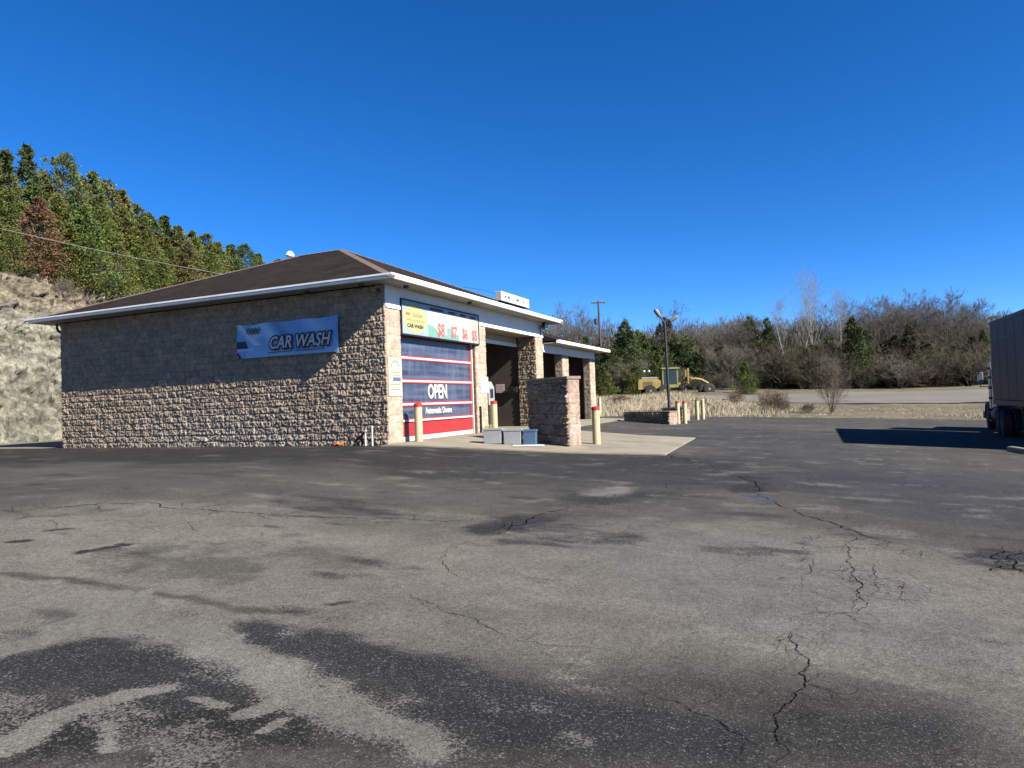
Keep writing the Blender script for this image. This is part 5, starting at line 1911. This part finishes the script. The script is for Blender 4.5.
# woods beyond the lot
WOOD = [
 # kind, column, distance, top row, variant, colour, width, label
 ('c', 571, 78, 340, 5, OLIVE, 1.1, 'olive cedar showing over the end of the low roof'),
 ('c', 588, 92, 336, 0, DARK, 1.2, 'dark cedar between the low roof and the utility pole'),
 ('c', 612, 86, 348, 2, DARK, 1.4, 'dark cedar just right of the last pillar of the low bays'),
 ('c', 628, 88, 320, 0, DARK, 1.4, 'tall pointed dark cedar left of the lamp post'),
 ('c', 645, 90, 336, 5, DARK, 1.4, 'broad dark cedar behind the rear of the road grader'),
 ('c', 603, 80, 366, 1, OLIVE, 1.3, 'low olive cedar behind the lone pale bollard'),
 ('c', 668, 96, 318, 4, (.075, .062, .038), .85, 'rounded brownish tree crown directly behind the lamp heads'),
 ('c', 688, 92, 336, 2, DARK, 1.4, 'dark cedar right of the lamp post above the grader beam'),
 ('c', 700, 90, 352, 5, DARK, 1.4, 'shorter dark cedar behind the front of the road grader'),
 ('c', 600, 90, 344, 2, DARK, 1.5, 'dark cedar in the evergreen belt just behind the lone pale bollard'),
 ('c', 618, 92, 340, 5, DARK, 1.4, 'dark cedar in the evergreen belt left of the tall pointed one'),
 ('c', 640, 94, 330, 2, OLIVE, 1.3, 'olive cedar in the evergreen belt right of the tall pointed one'),
 ('c', 652, 92, 338, 0, DARK, 1.5, 'dark cedar in the evergreen belt just left of the lamp post'),
 ('c', 664, 91, 340, 5, DARK, 1.4, 'dark cedar in the evergreen belt hidden by the lamp post'),
 ('c', 676, 93, 336, 2, DARK, 1.4, 'dark cedar in the evergreen belt just right of the lamp post'),
 ('c', 694, 95, 342, 0, OLIVE, 1.4, 'olive cedar in the evergreen belt above the grader front wheels'),
 ('c', 708, 93, 356, 2, DARK, 1.3, 'last dark cedar of the evergreen belt, beside the grey stand'),
 ('c', 790, 100, 338, 5, DARK, 1.3, 'dark cedar between the two dark pines and the sycamores'),
 ('c', 832, 97, 336, 2, DARK, 1.2, 'dark cedar between the tallest and the rightmost sycamore'),
 ('c', 658, 84, 352, 1, GREEN, 1.3, 'green cedar close behind the grader cab'),
 ('c', 636, 82, 362, 2, OLIVE, 1.0, 'olive cedar close behind the grader engine hood'),
 ('c', 752, 104, 317, 4, DARK, .75, 'dark round-topped pine on the skyline, the left one of two'),
 ('c', 770, 102, 318, 2, DARK, .9, 'dark pine on the skyline, the right one of two'),
 ('c', 745, 76, 362, 5, GREEN, .9, 'small low cedar standing alone before the grey brush'),
 ('c', 856, 92, 316, 0, DARK, 1.2, 'dark cedar right of the white-trunked trees'),
 ('c', 868, 95, 330, 2, DARK, 1.0, 'lower dark cedar among the bare trees right of the sycamores'),
 ('c', 802, 98, 345, 2, DARK, 1.1, 'dark cedar at the foot of the white-trunked trees'),
 ('c', 912, 96, 322, 0, (.06, .06, .028), 1.0, 'dull dark cedar beneath the tall bare crowns'),
 ('c', 985, 98, 330, 5, DARK, 1.0, 'dark cedar beside the front edge of the trailer'),
 ('s', 786, 94, 306, 1, (.25, .235, .205), .68, 'white-trunked sycamore, leftmost of the pale group'),
 ('s', 817, 94, 288, 0, (.29, .27, .235), .68, 'tallest white-trunked sycamore in the pale group'),
 ('s', 803, 99, 304, 1, (.23, .215, .19), .62, 'thin white sycamore behind its two taller neighbours'),
 ('s', 842, 97, 304, 0, (.25, .235, .205), .62, 'white-trunked sycamore, rightmost of the pale group'),
 ('b', 558, 110, 318, 0, (.15, .135, .115), 1.0, 'bare tree showing above the high roof end'),
 ('b', 578, 112, 315, 2, (.15, .135, .115), 1.0, 'bare tree just left of the utility pole'),
 ('b', 612, 115, 322, 1, (.13, .105, .09), 1.0, 'bare tree just right of the utility pole'),
 ('b', 672, 108, 314, 3, (.12, .09, .07), .9, 'bare twiggy tree rising behind the lamp heads'),
 ('b', 708, 105, 324, 0, (.15, .136, .112), 1.2, 'grey bare tree right of the grader, leftmost of the grey stand'),
 ('b', 722, 107, 327, 1, (.15, .136, .112), 1.2, 'grey bare tree in the middle of the grey stand'),
 ('b', 738, 103, 326, 2, (.15, .136, .112), 1.2, 'grey bare tree left of the two dark pines'),
 ('b', 872, 104, 305, 1, (.135, .122, .10), 1.0, 'bare tree with wide crown right of the sycamores'),
 ('b', 890, 106, 304, 3, (.135, .122, .10), 1.1, 'bare spreading tree left of centre in the right-hand stand'),
 ('b', 908, 102, 303, 0, (.115, .09, .08), 1.1, 'tall bare tree in the middle of the right-hand stand'),
 ('b', 928, 105, 306, 1, (.135, .122, .10), 1.1, 'bare spreading tree in the right-hand stand before the round crown'),
 ('b', 950, 100, 300, 3, (.125, .10, .085), 1.15, 'bare tree with the large rounded crown left of the trailer'),
 ('b', 968, 104, 312, 2, (.135, .122, .10), 1.1, 'bare tree showing just left of the trailer edge'),
 ('b', 995, 102, 316, 0, (.135, .122, .10), 1.1, 'bare tree mostly hidden behind the trailer'),
 ('b', 698, 113, 330, 2, (.12, .10, .085), 1.4, 'bare tree in the back row behind the front of the grader'),
 ('b', 755, 114, 324, 3, (.11, .09, .075), 1.4, 'bare tree in the back row between the two dark pines'),
 ('b', 780, 112, 318, 1, (.11, .09, .075), 1.3, 'bare tree in the back row behind the leftmost sycamore'),
 ('b', 832, 113, 312, 2, (.11, .09, .075), 1.3, 'bare tree in the back row between the two right sycamores'),
 ('b', 864, 114, 310, 0, (.115, .104, .085), 1.4, 'dark bare tree in the back row above the dark cedar'),
 ('b', 882, 110, 312, 2, (.115, .104, .085), 1.4, 'dark bare tree filling the crown gap right of the dark cedar'),
 ('b', 900, 114, 307, 1, (.115, .104, .085), 1.4, 'dark bare tree in the back row of the right-hand stand'),
 ('b', 918, 110, 310, 3, (.115, .104, .085), 1.4, 'dark bare tree behind the dull cedar of the right-hand stand'),
 ('b', 940, 112, 306, 0, (.115, .104, .085), 1.4, 'dark bare tree directly left of the large rounded crown'),
 ('b', 960, 113, 308, 1, (.115, .104, .085), 1.4, 'dark bare tree directly behind the large rounded crown'),
 ('b', 978, 110, 318, 2, (.115, .104, .085), 1.3, 'lower bare tree above the wing mirror of the truck'),
]
for kd, px, D, py, vr, colr, wide, lab in WOOD:
    x, y = spot(px, D)
    zg = float(T(x, y))
    hh = max(2.0, height_at(px, py, D)-zg)
    pr = {'c': CED, 's': SYC, 'b': BARE}[kd][vr]
    nm = {'c': 'cedar_tree', 's': 'sycamore_tree', 'b': 'bare_tree'}[kd]
    if kd == 'c':
        wide = wide*min(1.5, max(.8, 5.5/hh))
    plant(nm, pr, x, y, zg, hh, wide, rg.uniform(0, 6.28), colr, lab, 'tree', {'c': 'evergreens at the wood edge', 's': 'white sycamores at the wood edge', 'b': 'bare trees at the wood edge'}[kd], sink=.1)
# grey brush along the foot of the woods
for i in range(92):
    px = 566+(i*4.95) % 440+rg.uniform(-3, 3)
    D = 84+14*((i*.618) % 1)+ (4 if px > 760 else 0)
    if 735 < px < 760 and D < 90:
        D += 8
    x, y = spot(px, D)
    hmax = 2.6+3.4*((D-84)/18)+rg.uniform(-1.2, 2.6)
    shade = rg.uniform(.8, 1.2)
    c_ = rg.choice([(.125, .112, .082), (.10, .090, .062), (.14, .128, .10), (.085, .085, .048)])
    plant('bare_bush', BRUSH[i % 3], x, y, float(T(x, y)), hmax, rg.uniform(1.0, 1.5), rg.uniform(0, 6.28), tuple(q*shade for q in c_),
          'grey-brown leafless bush in the thicket along the foot of the woods', 'bush', 'leafless bushes of the thicket', sink=.1)
# undergrowth evergreens giving the thicket its dark depth
for i in range(26):
    px = 700+i*11.6+rg.uniform(-4, 4)
    D = 91+9*((i*.618) % 1)
    x, y = spot(px, D)
    plant('cedar_tree', CED[i % 6], x, y, float(T(x, y)), rg.uniform(4.6, 7.6), 1.25, rg.uniform(0, 6.28), (.058, .056, .028),
          'young dull cedar half hidden in the grey thicket', 'tree', 'young cedars in the thicket', sink=.1)
# lone plants on the grass strip
x, y = spot(830, 46.5)
plant('bare_sapling', BRUSH[2], x, y, float(T(x, y)), 4.2, .5, .4, (.14, .115, .09), 'lone leafless multi-stemmed sapling at the edge of the lot', 'tree', None, sink=.05)
for i, (px, D, hh, w_, lab) in enumerate([(770, 47, 1.9, 1.1, 'larger twiggy brown shrub in the dry grass left of the lone sapling'),
                                          (778, 49, 1.3, 1.2, 'low twiggy brown shrub in the dry grass beside the larger one'),
                                          (735, 58, 1.5, 1.2, 'greyish twiggy shrub in the dry grass beside the small cedar'),
                                          (806, 47, .8, 1.3, 'very low brown shrub at the lot edge nearest the lone sapling'),
                                          (617, 62, 1.0, 2.4, 'low reddish brown bramble patch behind the lone pale bollard')]):
    x, y = spot(px, D)
    plant('bare_shrub', BRUSH[i % 3], x, y, float(T(x, y)), hh, w_, i*1.3, (.15, .11, .08) if i < 4 else (.13, .07, .05), lab, 'shrub', None, trunk=True, sink=.05)

# dry grass and far wood mass (uncountable)
def blades(name, P, h, w, tone, material, kind='stuff'):
    n = len(P)
    rng = np.random.default_rng(n+3)
    az = rng.random(n)*2*PI
    lean = rng.normal(size=(n, 2))*.28
    S = np.stack([np.cos(az), np.sin(az), np.zeros(n)], -1)*w[:, None]
    Tp = P+np.stack([lean[:, 0]*h, lean[:, 1]*h, h], -1)
    Md = P+np.stack([lean[:, 0]*h*.3, lean[:, 1]*h*.3, h*.55], -1)
    co = np.stack([P-S, P+S, Md+S*.7, Tp, Md-S*.7], 1).reshape(-1, 3)
    F = (np.arange(n)*5)[:, None]
    me = bpy.data.meshes.new(name)
    me.vertices.add(5*n)
    me.vertices.foreach_set('co', co.astype(np.float32).ravel())
    me.loops.add(5*n)
    me.loops.foreach_set('vertex_index', np.arange(5*n, dtype=np.int32))
    me.polygons.add(n)
    me.polygons.foreach_set('loop_start', np.arange(0, 5*n, 5, dtype=np.int32))
    me.update(calc_edges=True)
    a = me.color_attributes.new('tone', 'FLOAT_COLOR', 'POINT')
    cc = np.ones((5*n, 4), np.float32)
    cc[:, :3] = np.repeat(tone, 5, 0)
    a.data.foreach_set('color', cc.ravel())
    me.materials.append(MAT[material])
    o = link(name, me)
    o.color = (1, 1, 1, 1)
    tag(o, kind=kind)
    return o
def dry_grass():
    rng = np.random.default_rng(9)
    n = 170000
    px = rng.uniform(585, 1040, n)
    D = 38+36*rng.random(n)**.75
    lat = (px-512)/FPX*D
    fw = np.array([-math.sin(YAW), math.cos(YAW)])
    rt = np.array([math.cos(YAW), math.sin(YAW)])
    X = CAMP[0]+D*fw[0]+lat*rt[0]
    Y = CAMP[1]+D*fw[1]+lat*rt[1]
    s = Y-np.interp(X, LOTX, LOTY)
    tallzone = np.clip((795-px)/25, 0, 1)
    clump = fbm(X*.5, Y*.5, 4, 51)
    dens = (.40+.60*tallzone)*np.clip((clump-.34)*4, .03, 1)
    road = (px > 690) & (D > np.interp(px, [690, 720, 780, 850, 990, 1150], [68, 64, 60, 58, 56, 55])-1)
    ok = (s > .15) & (rng.random(n) < dens) & ~road
    X, Y, px, clump, tallzone = X[ok], Y[ok], px[ok], clump[ok], tallzone[ok]
    n = len(X)
    h = (.10+.62*tallzone*clump*np.clip(s[ok]/5, .2, 1))*(.35+1.0*rng.random(n))
    w = .005+.009*rng.random(n)
    mixv = rng.random(n)[:, None]
    straw = np.array([.46, .40, .29])*(1-mixv)+np.array([.31, .26, .185])*mixv
    gr = (rng.random(n) < .10+.18*(tallzone < .3))[:, None]
    tone = np.where(gr, np.array([.13, .14, .05]), straw)*(.75+.5*rng.random(n))[:, None]
    blades('dry_grass', np.stack([X, Y, T(X, Y)-.03], -1), h, w, tone, 'foliage')
dry_grass()
def far_woods():
    rng = np.random.default_rng(19)
    n = 190000
    px = rng.uniform(520, 1060, n)
    D = rng.uniform(112, 135, n)
    lat = (px-512)/FPX*D
    fw = np.array([-math.sin(YAW), math.cos(YAW)])
    rt = np.array([math.cos(YAW), math.sin(YAW)])
    X = CAMP[0]+D*fw[0]+lat*rt[0]
    Y = CAMP[1]+D*fw[1]+lat*rt[1]
    top = np.interp(px, [520, 560, 600, 640, 700, 760, 800, 860, 900, 960, 1060], [12, 12, 10.5, 8.5, 9.5, 9.5, 9, 9.5, 10, 9, 9])*(.55+.8*fbm(X*.22, Y*.22, 4, 6))
    z = T(X, Y)+top*rng.random(n)**1.25
    h = .25+.75*rng.random(n)
    w = .02+.035*rng.random(n)
    k = fbm(X*.2, Y*.2+z*.2, 3, 27)[:, None]
    tone = (np.array([.115, .105, .078])*k+np.array([.06, .064, .032])*(1-k))*(.7+.6*rng.random(n))[:, None]
    blades('far_woods', np.stack([X, Y, z], -1), h, w, tone, 'foliage')
far_woods()

# ------------------------------------------------------------------ exposure calibration: keep base colours realistic for the chosen exposure
for mt in bpy.data.materials:
    if not mt.use_nodes or mt.name in ('white_gutter', 'white_siding'):
        continue
    nt = mt.node_tree
    b = nt.nodes.get('Principled BSDF')
    KF = {'evergreen_foliage': .88, 'bare_twigs': .72}.get(mt.name, .49)
    if b and b.inputs['Base Color'].links:
        src = b.inputs['Base Color'].links[0].from_socket
        nt.links.new(mixnode(nt, 1.0, src, (KF, KF, KF), 'MULTIPLY'), b.inputs['Base Color'])
